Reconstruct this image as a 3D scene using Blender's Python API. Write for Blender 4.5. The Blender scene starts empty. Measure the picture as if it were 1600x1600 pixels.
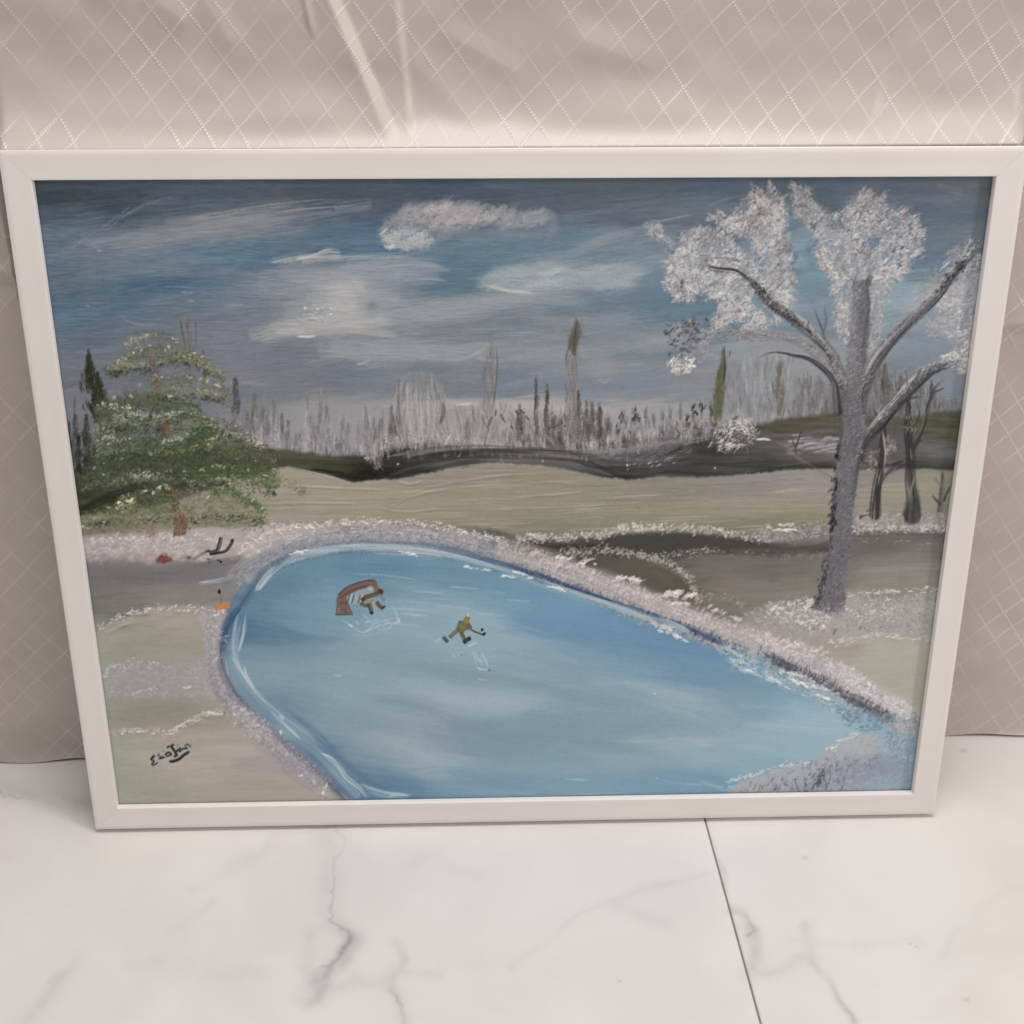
import bpy, math
import numpy as np

# ---------------------------------------------------------------- camera, light, exposure
SC = bpy.context.scene
COL = SC.collection
W_, H_, T_ = 0.74, 0.5692, 0.034              # outer size and thickness of the frame
LEAN = 0.1296                                 # it leans back this much (radians)
SL, CL = math.sin(LEAN), math.cos(LEAN)
Z0 = T_ * SL                                  # front lower edge is lifted, it stands on its back edge
WALL_Y, WALL_S = H_ * SL + T_ * CL, 0.0174    # cloth-covered wall: y = WALL_Y + WALL_S * x
CAM_F, CAM_C, CAM_R = 1866.894, (-0.0310, -0.8055, 0.7365), (1.0870, -0.0023, -0.0290)

cam = bpy.data.cameras.new("camera"); camo = bpy.data.objects.new("camera", cam); COL.objects.link(camo)
camo.location = CAM_C; camo.rotation_euler = CAM_R
cam.sensor_fit = 'HORIZONTAL'; cam.sensor_width = 36; cam.lens = 36 * CAM_F / 1600
cam.clip_start = 0.01; cam.clip_end = 50
SC.camera = camo

wd = bpy.data.worlds.new("World"); SC.world = wd; wd.use_nodes = True
bg = wd.node_tree.nodes['Background']; bg.inputs[0].default_value = (1.0, 0.955, 0.935, 1); bg.inputs[1].default_value = 0.36

def area(name, loc, target, size, power, col, sy=None):
    l = bpy.data.lights.new(name, 'AREA'); l.energy = power; l.color = col; l.size = size
    if sy: l.shape = 'RECTANGLE'; l.size_y = sy
    o = bpy.data.objects.new(name, l); COL.objects.link(o); o.location = loc
    d = [t - a for t, a in zip(target, loc)]
    yaw = math.atan2(d[1], d[0]); h = math.hypot(d[0], d[1])
    o.rotation_euler = (math.atan2(h, -d[2]), 0, yaw - math.pi / 2)
    return o
area('key_lamp', (2.9, -1.75, 1.85), (0, 0.05, 0.25), 0.5, 35, (1.0, 0.95, 0.915))
area('ceiling_lamp', (0.12, -0.18, 2.3), (0.1, -0.1, 0.0), 1.0, 34, (1.0, 0.965, 0.94))

SC.view_settings.view_transform = 'Standard'; SC.view_settings.look = 'None'
SC.view_settings.exposure = 0; SC.view_settings.gamma = 1; SC.view_settings.use_curve_mapping = False
SC.render.engine = 'CYCLES'
GAIN = (0.745, 0.71, 0.65)                    # light arriving on the picture: display value = paint colour x GAIN

# ---------------------------------------------------------------- helpers
def mat(name):
    m = bpy.data.materials.new(name); m.use_nodes = True
    nt = m.node_tree; return m, nt, nt.nodes['Principled BSDF']
def node(nt, kind, **kw):
    n = nt.nodes.new(kind)
    for k, v in kw.items():
        if k.startswith('i'): n.inputs[int(k[1:])].default_value = v
        else: setattr(n, k, v)
    return n
def tag(o, label=None, cat=None, kind=None, group=None):
    if label: o['label'] = label
    if cat: o['category'] = cat
    if kind: o['kind'] = kind
    if group: o['group'] = group
    return o
def obj(name, me, m, parent=None):
    o = bpy.data.objects.new(name, me); COL.objects.link(o)
    if m: me.materials.append(m)
    if parent: o.parent = parent
    return o
def mesh(name, verts, faces, smooth=False):
    me = bpy.data.meshes.new(name); me.from_pydata([tuple(map(float, v)) for v in verts], [], faces)
    me.update()
    if smooth: me.polygons.foreach_set('use_smooth', [True] * len(me.polygons))
    return me
def grid_mesh(name, P, smooth=True):
    """P: (rows, cols, 3) array -> quad mesh, fast"""
    r, c = P.shape[:2]; me = bpy.data.meshes.new(name)
    me.vertices.add(r * c); me.vertices.foreach_set('co', P.astype(np.float32).ravel())
    i = np.arange(r * c, dtype=np.int32).reshape(r, c)
    q = np.stack([i[:-1, :-1], i[:-1, 1:], i[1:, 1:], i[1:, :-1]], -1).reshape(-1)
    n = (r - 1) * (c - 1)
    me.loops.add(n * 4); me.loops.foreach_set('vertex_index', q)
    me.polygons.add(n); me.polygons.foreach_set('loop_start', np.arange(0, n * 4, 4, dtype=np.int32))
    if smooth: me.polygons.foreach_set('use_smooth', np.ones(n, dtype=bool))
    me.update(calc_edges=True); return me
def box(name, x0, x1, y0, y1, z0, z1):
    v = [(x, y, z) for x in (x0, x1) for y in (y0, y1) for z in (z0, z1)]
    f = [(0, 1, 3, 2), (4, 6, 7, 5), (0, 4, 5, 1), (2, 3, 7, 6), (0, 2, 6, 4), (1, 5, 7, 3)]
    return mesh(name, v, f)
def bilinear(A, px, py):
    h, w = A.shape[:2]; px = np.clip(px, 0, w - 1.001); py = np.clip(py, 0, h - 1.001)
    x0 = px.astype(int); y0 = py.astype(int); fx = px - x0; fy = py - y0
    if A.ndim == 3: fx = fx[..., None]; fy = fy[..., None]
    return (A[y0, x0] * (1 - fx) + A[y0, x0 + 1] * fx) * (1 - fy) + (A[y0 + 1, x0] * (1 - fx) + A[y0 + 1, x0 + 1] * fx) * fy
# The drafts of the painting and of the marble veins were drawn over a perspective sheet;
# this maps a real point of the canvas or floor plane to its place on the sheet (and back).
cx, sx = math.cos(CAM_R[0]), math.sin(CAM_R[0]); cy, sy = math.cos(CAM_R[1]), math.sin(CAM_R[1]); cz, sz = math.cos(CAM_R[2]), math.sin(CAM_R[2])
RM = np.array([[cz, -sz, 0], [sz, cz, 0], [0, 0, 1]]) @ np.array([[cy, 0, sy], [0, 1, 0], [-sy, 0, cy]]) @ np.array([[1, 0, 0], [0, cx, -sx], [0, sx, cx]])
def to_sheet(P):
    q = (P - np.array(CAM_C)) @ RM
    return 800 + CAM_F * q[..., 0] / -q[..., 2], 800 - CAM_F * q[..., 1] / -q[..., 2]
def front(u, v, d=0.0):
    """point on the leaning picture: u across, v up the face, d behind the face"""
    return np.stack(np.broadcast_arrays(u, v * SL + d * CL, Z0 + v * CL - d * SL), -1)
RELIEF = 0.00052
# ---------------------------------------------------------------- PAINTER BEGIN
# The picture inside the frame is a hand-made oil painting.  It is laid down here stroke by
# stroke (colour + paint thickness) on a draft sheet; the sheet is then the colour and relief
# of the canvas mesh.
SX0, SY0, SW, SH = 40, 268, 1536, 1000
rng = np.random.default_rng(7)

def up(a, h, w):
    """bilinear resize of a small grid"""
    gh, gw = a.shape[:2]
    y = np.linspace(0, gh - 1.001, h); x = np.linspace(0, gw - 1.001, w)
    y0 = y.astype(int); x0 = x.astype(int)
    fy = (y - y0); fx = (x - x0)
    fy = fy * fy * (3 - 2 * fy); fx = fx * fx * (3 - 2 * fx)
    fy = fy[:, None]; fx = fx[None, :]
    if a.ndim == 3: fy = fy[..., None]; fx = fx[..., None]
    A = a[y0][:, x0]; B = a[y0][:, x0 + 1]; Cc = a[y0 + 1][:, x0]; D = a[y0 + 1][:, x0 + 1]
    return ((A * (1 - fx) + B * fx) * (1 - fy) + (Cc * (1 - fx) + D * fx) * fy).astype(np.float32)

def vnoise(px, py, seed=0, h=SH, w=SW):
    r = np.random.default_rng(seed)
    return up(r.uniform(-1, 1, (int(h / py) + 3, int(w / px) + 3)).astype(np.float32), h, w)

def fbm(px, py, seed=0, o=3):
    s = 0; a = 1; t = 0
    for k in range(o):
        s = s + a * vnoise(max(px / 2**k, 1.5), max(py / 2**k, 1.5), seed + k); t += a; a *= .55
    return s / t

YY, XX = np.mgrid[SY0:SY0 + SH, SX0:SX0 + SW].astype(np.float32)
IMG = np.zeros((SH, SW, 3), np.float32)
HGT = np.zeros((SH, SW), np.float32)
NA, NB = fbm(26, 26, 11), fbm(26, 26, 21)          # warps
NF = vnoise(2, 2, 31)                               # grain
NS = fbm(60, 3.2, 41, 2)                            # brush streaks, level
def shear(a, k):                                    # streaks that climb k px per px
    xs = np.arange(SW); out = np.empty_like(a)
    sh = (xs * k).astype(int)
    for c in range(SW): out[:, c] = np.roll(a[:, c], sh[c])
    return out

def C3(c): return np.array(c, np.float32)

def rbf(samples, sxy=(60, 28), mask=None, streak=None, warp=14):
    s = np.array(samples, np.float32); q = 8
    ys = YY[::q, ::q]; xs = XX[::q, ::q]
    num = 0; den = 1e-9
    for x, y, r, g, b in s:
        w = np.exp(-((xs - x) / sxy[0])**2 - ((ys - y) / sxy[1])**2) + 1e-5 * np.exp(-((xs - x) / 400)**2 - ((ys - y) / 150)**2) + 1e-12
        num = num + w[..., None] * C3((r, g, b)); den = den + w
    small = num / den[..., None]
    big = up(small, SH, SW)
    if streak is not None:
        dy = (streak * warp).astype(int); dx = (NA * 16).astype(int)
        iy = np.clip(np.arange(SH)[:, None] + dy, 0, SH - 1); ix = np.clip(np.arange(SW)[None] + dx, 0, SW - 1)
        big = big[iy, ix]
    if mask is None: IMG[:] = big
    else: IMG[:] = IMG * (1 - mask[..., None]) + big * mask[..., None]

def poly(pts, rag=3, feather=1.2, rs=None):
    """soft, ragged-edged polygon mask over the whole sheet"""
    pts = np.array(pts, np.float32)
    x0, y0 = pts.min(0) - 12 - rag; x1, y1 = pts.max(0) + 12 + rag
    i0, i1 = int(max(x0 - SX0, 0)), int(min(x1 - SX0, SW)); j0, j1 = int(max(y0 - SY0, 0)), int(min(y1 - SY0, SH))
    M = np.zeros((SH, SW), np.float32)
    if i1 <= i0 or j1 <= j0: return M
    n1 = NF if rs is None else rs
    X = XX[j0:j1, i0:i1] + rag * (NA[j0:j1, i0:i1] + .6 * n1[j0:j1, i0:i1])
    Y = YY[j0:j1, i0:i1] + rag * (NB[j0:j1, i0:i1] + .6 * n1[j0:j1, i0:i1])
    ins = np.zeros(X.shape, bool); n = len(pts)
    for k in range(n):
        ax, ay = pts[k]; bx, by = pts[(k + 1) % n]
        if ay == by: continue
        c = ((ay > Y) != (by > Y)) & (X < (bx - ax) * (Y - ay) / (by - ay) + ax)
        ins ^= c
    m = ins.astype(np.float32)
    r = int(round(feather))
    for _ in range(2 if r else 0):
        k = 2 * r + 1
        for ax in (0, 1):
            cs = np.cumsum(np.pad(m, [(r + 1, r) if a == ax else (0, 0) for a in (0, 1)], mode='edge'), axis=ax)
            m = (cs[k:, :] - cs[:-k, :]) / k if ax == 0 else (cs[:, k:] - cs[:, :-k]) / k
    M[j0:j1, i0:i1] = m
    return M

def fill(mask, col, a=1.0, h=None):
    m = mask * a
    IMG[:] = IMG * (1 - m[..., None]) + (col if isinstance(col, np.ndarray) and col.ndim == 3 else C3(col)) * m[..., None]
    if h is not None: HGT[:] = HGT * (1 - m) + h * m

def spline(pts, step=3.0):
    P = np.array(pts, np.float64)
    if len(P) < 3:
        n = max(2, int(np.hypot(*(P[-1] - P[0])[:2]) / step)); t = np.linspace(0, 1, n)[:, None]
        return P[0] * (1 - t) + P[-1] * t
    E = np.vstack([2 * P[0] - P[1], P, 2 * P[-1] - P[-2]]); out = []
    for k in range(1, len(E) - 2):
        a, b, c, d = E[k - 1:k + 3]; n = max(2, int(np.hypot(*(c - b)[:2]) / step)); t = np.linspace(0, 1, n, endpoint=False)[:, None]
        out.append(.5 * ((2 * b) + (-a + c) * t + (2 * a - 5 * b + 4 * c - d) * t**2 + (-a + 3 * b - 3 * c + d) * t**3))
    out.append(E[-2][None]); return np.vstack(out)

def stroke(pts, w, col, a=1.0, soft=.35, bris=.5, h=0.0, taper=(.3, .3), dry=0.0, col2=None, seed=None, blunt=.3):
    """one brush stroke along a spline; pts may carry a third value = width factor"""
    P = spline(pts, 4.0); wf = P[:, 2] if P.shape[1] > 2 else np.ones(len(P)); P = P[:, :2]
    d = np.hypot(*np.diff(P, axis=0).T); S = np.concatenate([[0], np.cumsum(d)]); L = S[-1] + 1e-6
    pad = w * float(wf.max()) + 3
    x0, y0 = P.min(0) - pad; x1, y1 = P.max(0) + pad
    i0, i1 = int(max(x0 - SX0, 0)), int(min(x1 - SX0, SW)); j0, j1 = int(max(y0 - SY0, 0)), int(min(y1 - SY0, SH))
    if i1 - i0 < 1 or j1 - j0 < 1: return
    D = np.full((j1 - j0, i1 - i0), 1e9, np.float32); T = np.zeros_like(D); U = np.zeros_like(D); Wd = np.ones_like(D)
    for k in range(len(P) - 1):
        (ax, ay), (bx, by) = P[k], P[k + 1]; l = d[k]
        if l < 1e-6: continue
        u0 = int(max(min(ax, bx) - pad - SX0, i0)); u1 = int(min(max(ax, bx) + pad - SX0 + 1, i1))
        v0 = int(max(min(ay, by) - pad - SY0, j0)); v1 = int(min(max(ay, by) + pad - SY0 + 1, j1))
        if u1 <= u0 or v1 <= v0: continue
        sl = (slice(v0 - j0, v1 - j0), slice(u0 - i0, u1 - i0))
        X = XX[v0:v1, u0:u1] - ax; Y = YY[v0:v1, u0:u1] - ay
        tx, ty = (bx - ax) / l, (by - ay) / l
        t = np.clip(X * tx + Y * ty, 0, l); c = X * -ty + Y * tx
        dd = np.hypot(X - t * tx, Y - t * ty)
        m = dd < D[sl]
        D[sl][m] = dd[m]; T[sl][m] = c[m]; U[sl][m] = (S[k] + t)[m]; Wd[sl][m] = (wf[k] + (wf[k + 1] - wf[k]) * t / l)[m]
    s = U / L
    tp = np.ones_like(s)
    if taper[0] > 0: tp *= np.clip(s / taper[0], 0, 1)**.6
    if taper[1] > 0: tp *= np.clip((1 - s) / taper[1], 0, 1)**.6
    W2 = np.maximum(w * .5 * Wd * (blunt + (1 - blunt) * tp), .55)
    r = D / W2
    e = max(soft, 1.0 / (float(W2.mean()) + .01))
    m = np.clip((1 + e * .5 - r) / e, 0, 1)
    rr = np.random.default_rng(seed if seed is not None else int(abs(pts[0][0] * 7 + pts[0][1] * 13 + w * 3)) % 99991)
    nb = 64; rows = rr.uniform(-1, 1, (int(L / 40) + 3, nb)).astype(np.float32)
    ti = np.clip((T / (W2 + 1e-3) * .5 + .5), 0, .999) * min(nb - 2, max(3, w * .7)); si = np.clip(U / 40, 0, rows.shape[0] - 2)
    a0 = si.astype(int); b0 = ti.astype(int); fa = si - a0; fb = ti - b0
    br = (rows[a0, b0] * (1 - fb) + rows[a0, b0 + 1] * fb) * (1 - fa) + (rows[a0 + 1, b0] * (1 - fb) + rows[a0 + 1, b0 + 1] * fb) * fa
    m = m * np.clip(1 - bris * .5 + bris * br, 0, 1)
    if dry > 0: m = m * np.clip((NF[j0:j1, i0:i1] + br * .8 + 1.1 - dry * 1.6) * 2, 0, 1)
    m = m * np.clip(tp * 1.6, 0, 1) * a
    cc = C3(col)
    if col2 is not None:
        q = np.clip(br * .5 + .5, 0, 1)[..., None]; cc = cc * q + C3(col2) * (1 - q)
    IMG[j0:j1, i0:i1] = IMG[j0:j1, i0:i1] * (1 - m[..., None]) + cc * m[..., None]
    if h: HGT[j0:j1, i0:i1] += h * m * (.6 + .6 * br + .5 * np.clip(r, 0, 1)**3)

def dabs(xy, ln, wd, ang, cols, a=.9, h=0.0, jit=12, rag=1.5, rep=True):
    xy = np.asarray(xy, float)
    if len(xy) > 18 and rep:
        xy = np.repeat(xy, 2, axis=0) + rng.normal(0, 2.6, (2 * len(xy), 2)); ln = ln * .66; wd = wd * .78; a = a * .82; h = h * .8
        if np.ndim(ang): ang = np.repeat(ang, 2)
    n = len(xy); cols = np.array(cols, np.float32).reshape(-1, 3)
    ln = ln * rng.uniform(.6, 1.4, n); wd = wd * rng.uniform(.7, 1.3, n)
    ang = np.radians(np.asarray(ang) + rng.normal(0, jit, n))
    ci = rng.integers(0, len(cols), n); sh = rng.normal(0, 9, n)
    al = a * rng.uniform(.45, 1.0, n)
    for k in range(n):
        x, y = xy[k]; r = int(max(ln[k], wd[k]) * .5 + 2)
        i = int(x - SX0); j = int(y - SY0)
        i0, i1, j0, j1 = max(i - r, 0), min(i + r + 1, SW), max(j - r, 0), min(j + r + 1, SH)
        if i1 <= i0 or j1 <= j0: continue
        X = XX[j0:j1, i0:i1] - x; Y = YY[j0:j1, i0:i1] - y
        c, s = np.cos(ang[k]), -np.sin(ang[k])
        u = (X * c + Y * s) / (ln[k] * .5); v = (-X * s + Y * c) / (wd[k] * .5)
        m = np.clip((1.15 - u * u - v * v) * 1.4 + rag * NF[j0:j1, i0:i1] * .6, 0, 1) * al[k]
        q = m[..., None]
        IMG[j0:j1, i0:i1] = IMG[j0:j1, i0:i1] * (1 - q) + (cols[ci[k]] + sh[k]) * q
        if h: HGT[j0:j1, i0:i1] += h * m * (1 - HGT[j0:j1, i0:i1] * .3)

def inpoly(pts, n):
    pts = np.array(pts, float); lo, hi = pts.min(0), pts.max(0); out = []
    while len(out) < n:
        q = rng.uniform(lo, hi, (n * 2, 2)); ins = np.zeros(len(q), bool)
        for k in range(len(pts)):
            (ax, ay), (bx, by) = pts[k], pts[(k + 1) % len(pts)]
            if ay == by: continue
            ins ^= ((ay > q[:, 1]) != (by > q[:, 1])) & (q[:, 0] < (bx - ax) * (q[:, 1] - ay) / (by - ay) + ax)
        out += q[ins].tolist()
    return np.array(out[:n])

def along(pts, n, spread=3.0, side=0.0):
    """random points near a spline; side shifts them off the line (down the picture is +)"""
    P = spline(pts, 2.0)[:, :2]; k = rng.integers(0, len(P), n)
    o = P[k] + rng.normal(0, spread, (n, 2)) * [1, .8]
    o[:, 1] += side * rng.uniform(0, 1, n); return o

# ---- sky
sky = [(70,295,50,58,70),(150,300,58,68,82),(100,330,64,78,90),(200,340,60,73,88),(300,320,64,78,96),(390,320,66,80,98),
(120,360,93,110,128),(200,370,103,116,130),(300,350,106,116,130),(390,345,106,110,124),(90,400,86,103,123),(150,400,104,113,128),
(250,400,98,113,133),(350,400,77,104,129),(390,390,79,107,131),(100,450,88,103,120),(180,450,81,103,124),(280,440,79,103,127),
(330,440,79,101,125),(390,450,108,119,134),(100,490,78,103,126),(180,490,79,103,127),(280,480,98,109,125),(390,490,107,116,130),
(100,530,93,106,123),(200,520,103,109,124),(300,500,104,111,127),(390,530,111,117,130),(110,570,106,109,121),(200,570,106,107,119),
(400,600,114,117,127),(110,640,110,112,122),(500,300,60,75,92),(700,300,59,74,92),(460,320,82,88,103),(600,320,68,79,95),(550,360,77,101,124),
(450,370,93,111,129),(560,390,77,104,129),(700,330,80,90,105),(760,400,87,114,134),(720,440,81,109,131),(740,460,89,111,129),
(600,430,115,128,141),(460,440,113,124,137),(430,500,104,111,127),(600,470,107,117,131),(640,490,109,119,132),(700,500,117,124,134),
(760,500,111,119,129),(600,560,119,129,137),(700,560,125,132,140),(450,570,109,114,127),(550,580,104,111,127),(700,590,111,117,128),
(780,590,107,117,131),(420,630,116,118,126),(600,610,117,122,132),(500,640,132,132,137),(600,645,148,147,150),(850,300,70,83,99),(1000,300,74,85,101),
(1150,300,69,87,107),(850,322,80,86,102),(1000,340,86,95,109),(870,370,94,114,134),(1000,370,104,117,133),(1100,340,88,99,114),
(900,380,98,120,139),(1000,400,108,125,140),(850,420,118,134,147),(950,430,120,136,148),(1030,430,94,119,139),(1000,470,94,114,134),
(900,470,99,117,134),(1050,480,91,115,134),(900,520,113,121,134),(1000,530,111,124,137),(850,540,122,129,139),(950,580,124,129,138),
(1000,600,117,124,137),(900,610,117,124,137),(1100,600,124,129,138),(850,645,153,151,152),(1000,645,146,146,149),(1240,290,69,87,105),
(1400,310,79,91,107),(1480,330,83,94,109),(1530,300,88,93,104),(1260,380,107,129,147),(1260,430,104,129,149),(1450,400,89,109,129),
(1500,370,97,109,121),(1410,460,127,147,159),(1270,500,111,129,144),(1420,520,124,139,151),(1470,540,119,131,144),(1250,560,134,139,145),
(1300,590,129,134,141),(1450,560,114,124,137),(1500,620,117,127,139),(1200,600,129,134,141),(1230,650,124,127,134)]
ST1 = shear(NS, -.12)
rbf(sky, (48, 20), None, ST1, 16)
IMG += (ST1 * 3.5 + fbm(9, 2.2, 51, 2) * 2.5)[..., None] + fbm(90, 14, 61)[..., None] * C3((4, 1, -2))
HGT += ST1 * .05

def wisps(pts, w, n, col, a=.5, spread=6, **k):
    P = np.array(pts, float)
    for q in range(n):
        o = rng.normal(0, spread, 2) * [2.0, 1]; c = C3(col) + rng.normal(0, 5)
        t0, t1 = sorted(rng.uniform(0, 1, 2)); t1 = max(t1, t0 + .3)
        S = spline(pts, 3.0); S = S[int(t0 * (len(S) - 2)):int(min(t1, 1) * len(S)) + 2:4]
        if len(S) < 2: continue
        stroke((S[:, :2] + o).tolist(), w * rng.uniform(.6, 1.6), c, a * rng.uniform(.5, 1.1), blunt=.75, taper=(.12, .2), seed=int(rng.integers(1e6)), **k)

def scumble(pts, n, L, w, ang, var, a=.45, h=.06, tint=(1, 1, .8)):
    for x, y in inpoly(pts, n):
        i, j = int(np.clip(x - SX0, 0, SW - 1)), int(np.clip(y - SY0, 0, SH - 1))
        c = IMG[j, i] + rng.normal(0, var) * C3(tint) + rng.normal(0, var * .25, 3)
        l = rng.uniform(*L); t = np.radians(rng.normal(*ang)); dx, dy = np.cos(t) * l / 2, -np.sin(t) * l / 2; b = rng.normal(0, l * .05)
        stroke([(x - dx, y - dy), (x + b * dy / l, y + b), (x + dx, y + dy)], rng.uniform(*w), c, a * rng.uniform(.5, 1.2), .7, .9, h, (.15, .25), 0, None, int(rng.integers(1e6)), .75)
SKYP = [(50,285),(1560,280),(1540,650),(100,650)]
scumble(SKYP, 420, (50, 170), (8, 20), (4, 6), 10, .5)
scumble(SKYP, 420, (25, 80), (4, 10), (6, 12), 11, .45, .1)
W1 = (178, 178, 178); W2 = (150, 158, 164); WP = (168, 160, 160)
# top left long scratches
stroke([(96,402),(140,378),(180,346),(235,318),(290,306)], 7, (104,114,126), .8, .8, .9, .1, dry=.4)
stroke([(102,395),(130,375),(165,350),(205,322)], 3, (140,143,150), .8, .5, .8, .15, dry=.4)
stroke([(120,430),(175,398),(215,360),(260,330)], 10, (98,110,124), .5, .9, .9, 0)
wisps([(150,390),(280,368),(400,348),(540,326)], 14, 24, (130,134,142), .5, 10, soft=.8, bris=.9, h=.05)
stroke([(270,345),(340,336),(420,324),(510,314),(548,318)], 9, (142,134,138), .7, .5, .9, .1, dry=.3)
stroke([(300,350),(360,345),(450,330),(546,322)], 5, (146,140,145), .7, .5, .9, .1, dry=.35)
wisps([(100,440),(200,430),(320,400),(420,380)], 9, 10, (98,116,134), .4, 9, soft=.9, bris=.9)
wisps([(200,420),(330,425),(420,435)], 12, 10, (118,126,138), .35, 9, soft=.9, bris=.9)
wisps([(100,490),(180,498),(300,470),(400,440)], 10, 12, (90,110,132), .4, 8, soft=.9, bris=.9)
stroke([(180,480),(195,500),(225,508),(245,507)], 4, (135,133,140), .7, .5, .8, .1, dry=.3)
stroke([(120,360),(145,384),(158,392)], 3, (135,138,145), .5, .6, .8, .1, dry=.4)
for q in [(282,457,20),(290,470,14),(130,478,10),(150,392,9)]: stroke([(q[0],q[1]),(q[0]+q[2],q[1]+1)], 2.5, (168,172,178), .8, .4, .5, .3, dry=.2)
# small white streak cloud
wisps([(440,413),(480,405),(520,403),(560,402)], 8, 8, (165,164,162), .6, 4, soft=.6, bris=.8, h=.2)
stroke([(458,406),(485,402),(505,393),(520,391)], 4, (196,197,196), .9, .4, .7, .6)
stroke([(472,411),(500,408),(545,404),(600,402),(645,403)], 6, (184,180,176), .85, .5, .8, .3, dry=.15)
stroke([(500,398),(512,392),(532,394)], 7, (172,172,170), .7, .6, .8, .2)
stroke([(420,412),(440,408),(458,405)], 2.2, (185,190,192), .7, .4, .6, .4, dry=.3)
stroke([(560,418),(630,414),(680,418),(706,424)], 12, (138,146,154), .7, .7, .9, .1)
stroke([(600,416),(650,414),(695,417)], 4, (165,168,172), .7, .5, .8, .1)
wisps([(480,440),(560,430),(620,428),(700,432)], 15, 18, (140,148,155), .36, 11, soft=.8, bris=.9)
stroke([(595,442),(615,437),(632,432)], 4, (148,155,163), .6, .5, .8, .1)
stroke([(640,438),(670,436),(700,440)], 4, (146,154,162), .6, .5, .8, .1)
wisps([(420,432),(480,440),(560,450)], 15, 16, (136,143,151), .32, 14, soft=.9, bris=.8)
# glowing cloud, centre left
g = np.exp(-((XX-538)/32)**2 - ((YY-470)/30)**2); g *= np.clip(1.1+.5*NA+.3*ST1, 0, 1.3)
fill(np.clip(g,0,1)*.92, (190,182,175))
g = np.exp(-((XX-500)/55)**2 - ((YY-505)/22)**2)*np.clip(1+.6*NB,0,1.3); fill(np.clip(g,0,1)*.75, (164,165,163)); g = np.exp(-((XX-530)/90)**2 - ((YY-480)/42)**2)*np.clip(.9+.9*ST1,0,1.3); fill(np.clip(g,0,1)*.5, (160,162,162)); g = np.exp(-((XX-690)/110)**2 - ((YY-545)/22)**2)*np.clip(.9+.9*ST1,0,1.3); fill(np.clip(g,0,1)*.4, (150,154,156))
stroke([(552,440),(568,455),(572,480),(566,496)], 10, (176,170,166), .5, .7, .8, .1)
dabs(inpoly([(472,478),(522,478),(524,498),(500,512),(470,510)], 60), 9, 4, 20, [(180,181,178),(150,155,158)], .7, .5, 30)
dabs([(496,484),(503,482),(517,483),(516,492),(476,483),(484,491)], 6, 4, 10, [(225,226,222)], 1, .9, 20)
wisps([(395,532),(440,518),(490,510),(560,502),(610,496)], 14, 26, (160,162,161), .6, 5, soft=.7, bris=.9, h=.1)
stroke([(428,526),(460,520),(500,516),(560,518),(622,524)], 14, (162,160,156), .7, .6, .9, .2)
stroke([(540,514),(580,519),(626,528)], 13, (158,158,152), .7, .5, .9, .15)
stroke([(462,526),(480,527),(494,526)], 4, (210,205,196), .9, .4, .5, .5)
stroke([(430,520),(455,516),(480,512)], 8, (172,170,166), .6, .6, .8, .2)
stroke([(586,484),(600,477),(625,468)], 10, (138,148,156), .7, .6, .8, .1)
stroke([(575,458),(590,452),(612,450)], 9, (125,136,148), .5, .8, .8)
g = np.exp(-((XX-580)/12)**2 - ((YY-475)/22)**2); fill(g*.5, (98,112,128))
stroke([(400,470),(440,468),(480,466)], 5, (92,108,126), .5, .8, .8)
wisps([(440,500),(500,480),(560,470),(640,478)], 15, 20, (150,154,157), .35, 10, soft=.9, bris=.8)
# mid arcs
wisps([(560,505),(660,490),(760,470),(860,462),(920,478)], 17, 30, (136,143,149), .45, 8, soft=.9, bris=.8)
wisps([(640,512),(720,520),(800,510),(880,518)], 10, 14, (104,114,128), .4, 8, soft=.9, bris=.8)
stroke([(540,536),(600,544),(660,556),(700,562),(740,555),(770,535)], 10, (142,148,154), .75, .6, .9, .15)
stroke([(640,556),(690,565),(730,560),(760,545)], 5, (156,160,164), .7, .5, .8, .15)
wisps([(500,545),(580,552),(700,548)], 15, 20, (136,143,149), .55, 6, soft=.8, bris=.9, h=.05)
stroke([(556,570),(568,568),(578,563)], 4, (160,164,166), .8, .4, .6, .3)
wisps([(600,568),(700,575),(800,572)], 10, 10, (104,112,126), .5, 6, soft=.9, bris=.8)
wisps([(720,528),(800,520),(880,522)], 8, 9, (140,144,150), .45, 4, soft=.7, bris=.9)
# upper middle cloud
cl = [(594,352),(606,340),(622,328),(650,318),(690,314),(730,318),(780,326),(820,332),(852,330),(862,342),(840,352),(800,358),(760,352),(720,362),(690,372),(668,390),(640,392),(606,388),(594,374)]
m = poly(cl, 7, 5); fill(m * np.clip(.75 + .5 * NA + .3 * NF, 0, 1), (142,143,148), .7)
dabs(inpoly(cl, 300), 22, 8, 35, [(160,154,155),(140,146,154),(150,150,155),(128,132,142)], .34, .08, 25, rep=False)
dabs(inpoly([(640,330),(700,318),(770,335),(780,350),(700,352),(660,350)], 90), 26, 7, 25, [(170,162,160),(163,156,156)], .4, .1, 18, rep=False)
for x, y in [(628,330),(655,322),(690,316),(714,320),(745,330),(780,330),(800,322)]:
    stroke([(x-16,y+22),(x-4,y+6),(x+8,y-4),(x+14,y-2)], 9, (140,130,136), .55, .8, .9, .08)
for x, y in [(725,340),(760,345),(790,348),(820,350),(842,340)]:
    stroke([(x-14,y+6),(x,y+2),(x+14,y-6)], 9, (150,148,152), .55, .8, .9, .08)
dabs(inpoly([(596,362),(640,360),(676,372),(660,392),(606,386)], 80), 20, 7, 15, [(166,168,168),(158,164,168)], .45, .15, 25, rep=False)
stroke([(599,384),(608,388),(616,383)], 5, (205,205,202), .95, .4, .5, .6)
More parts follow.
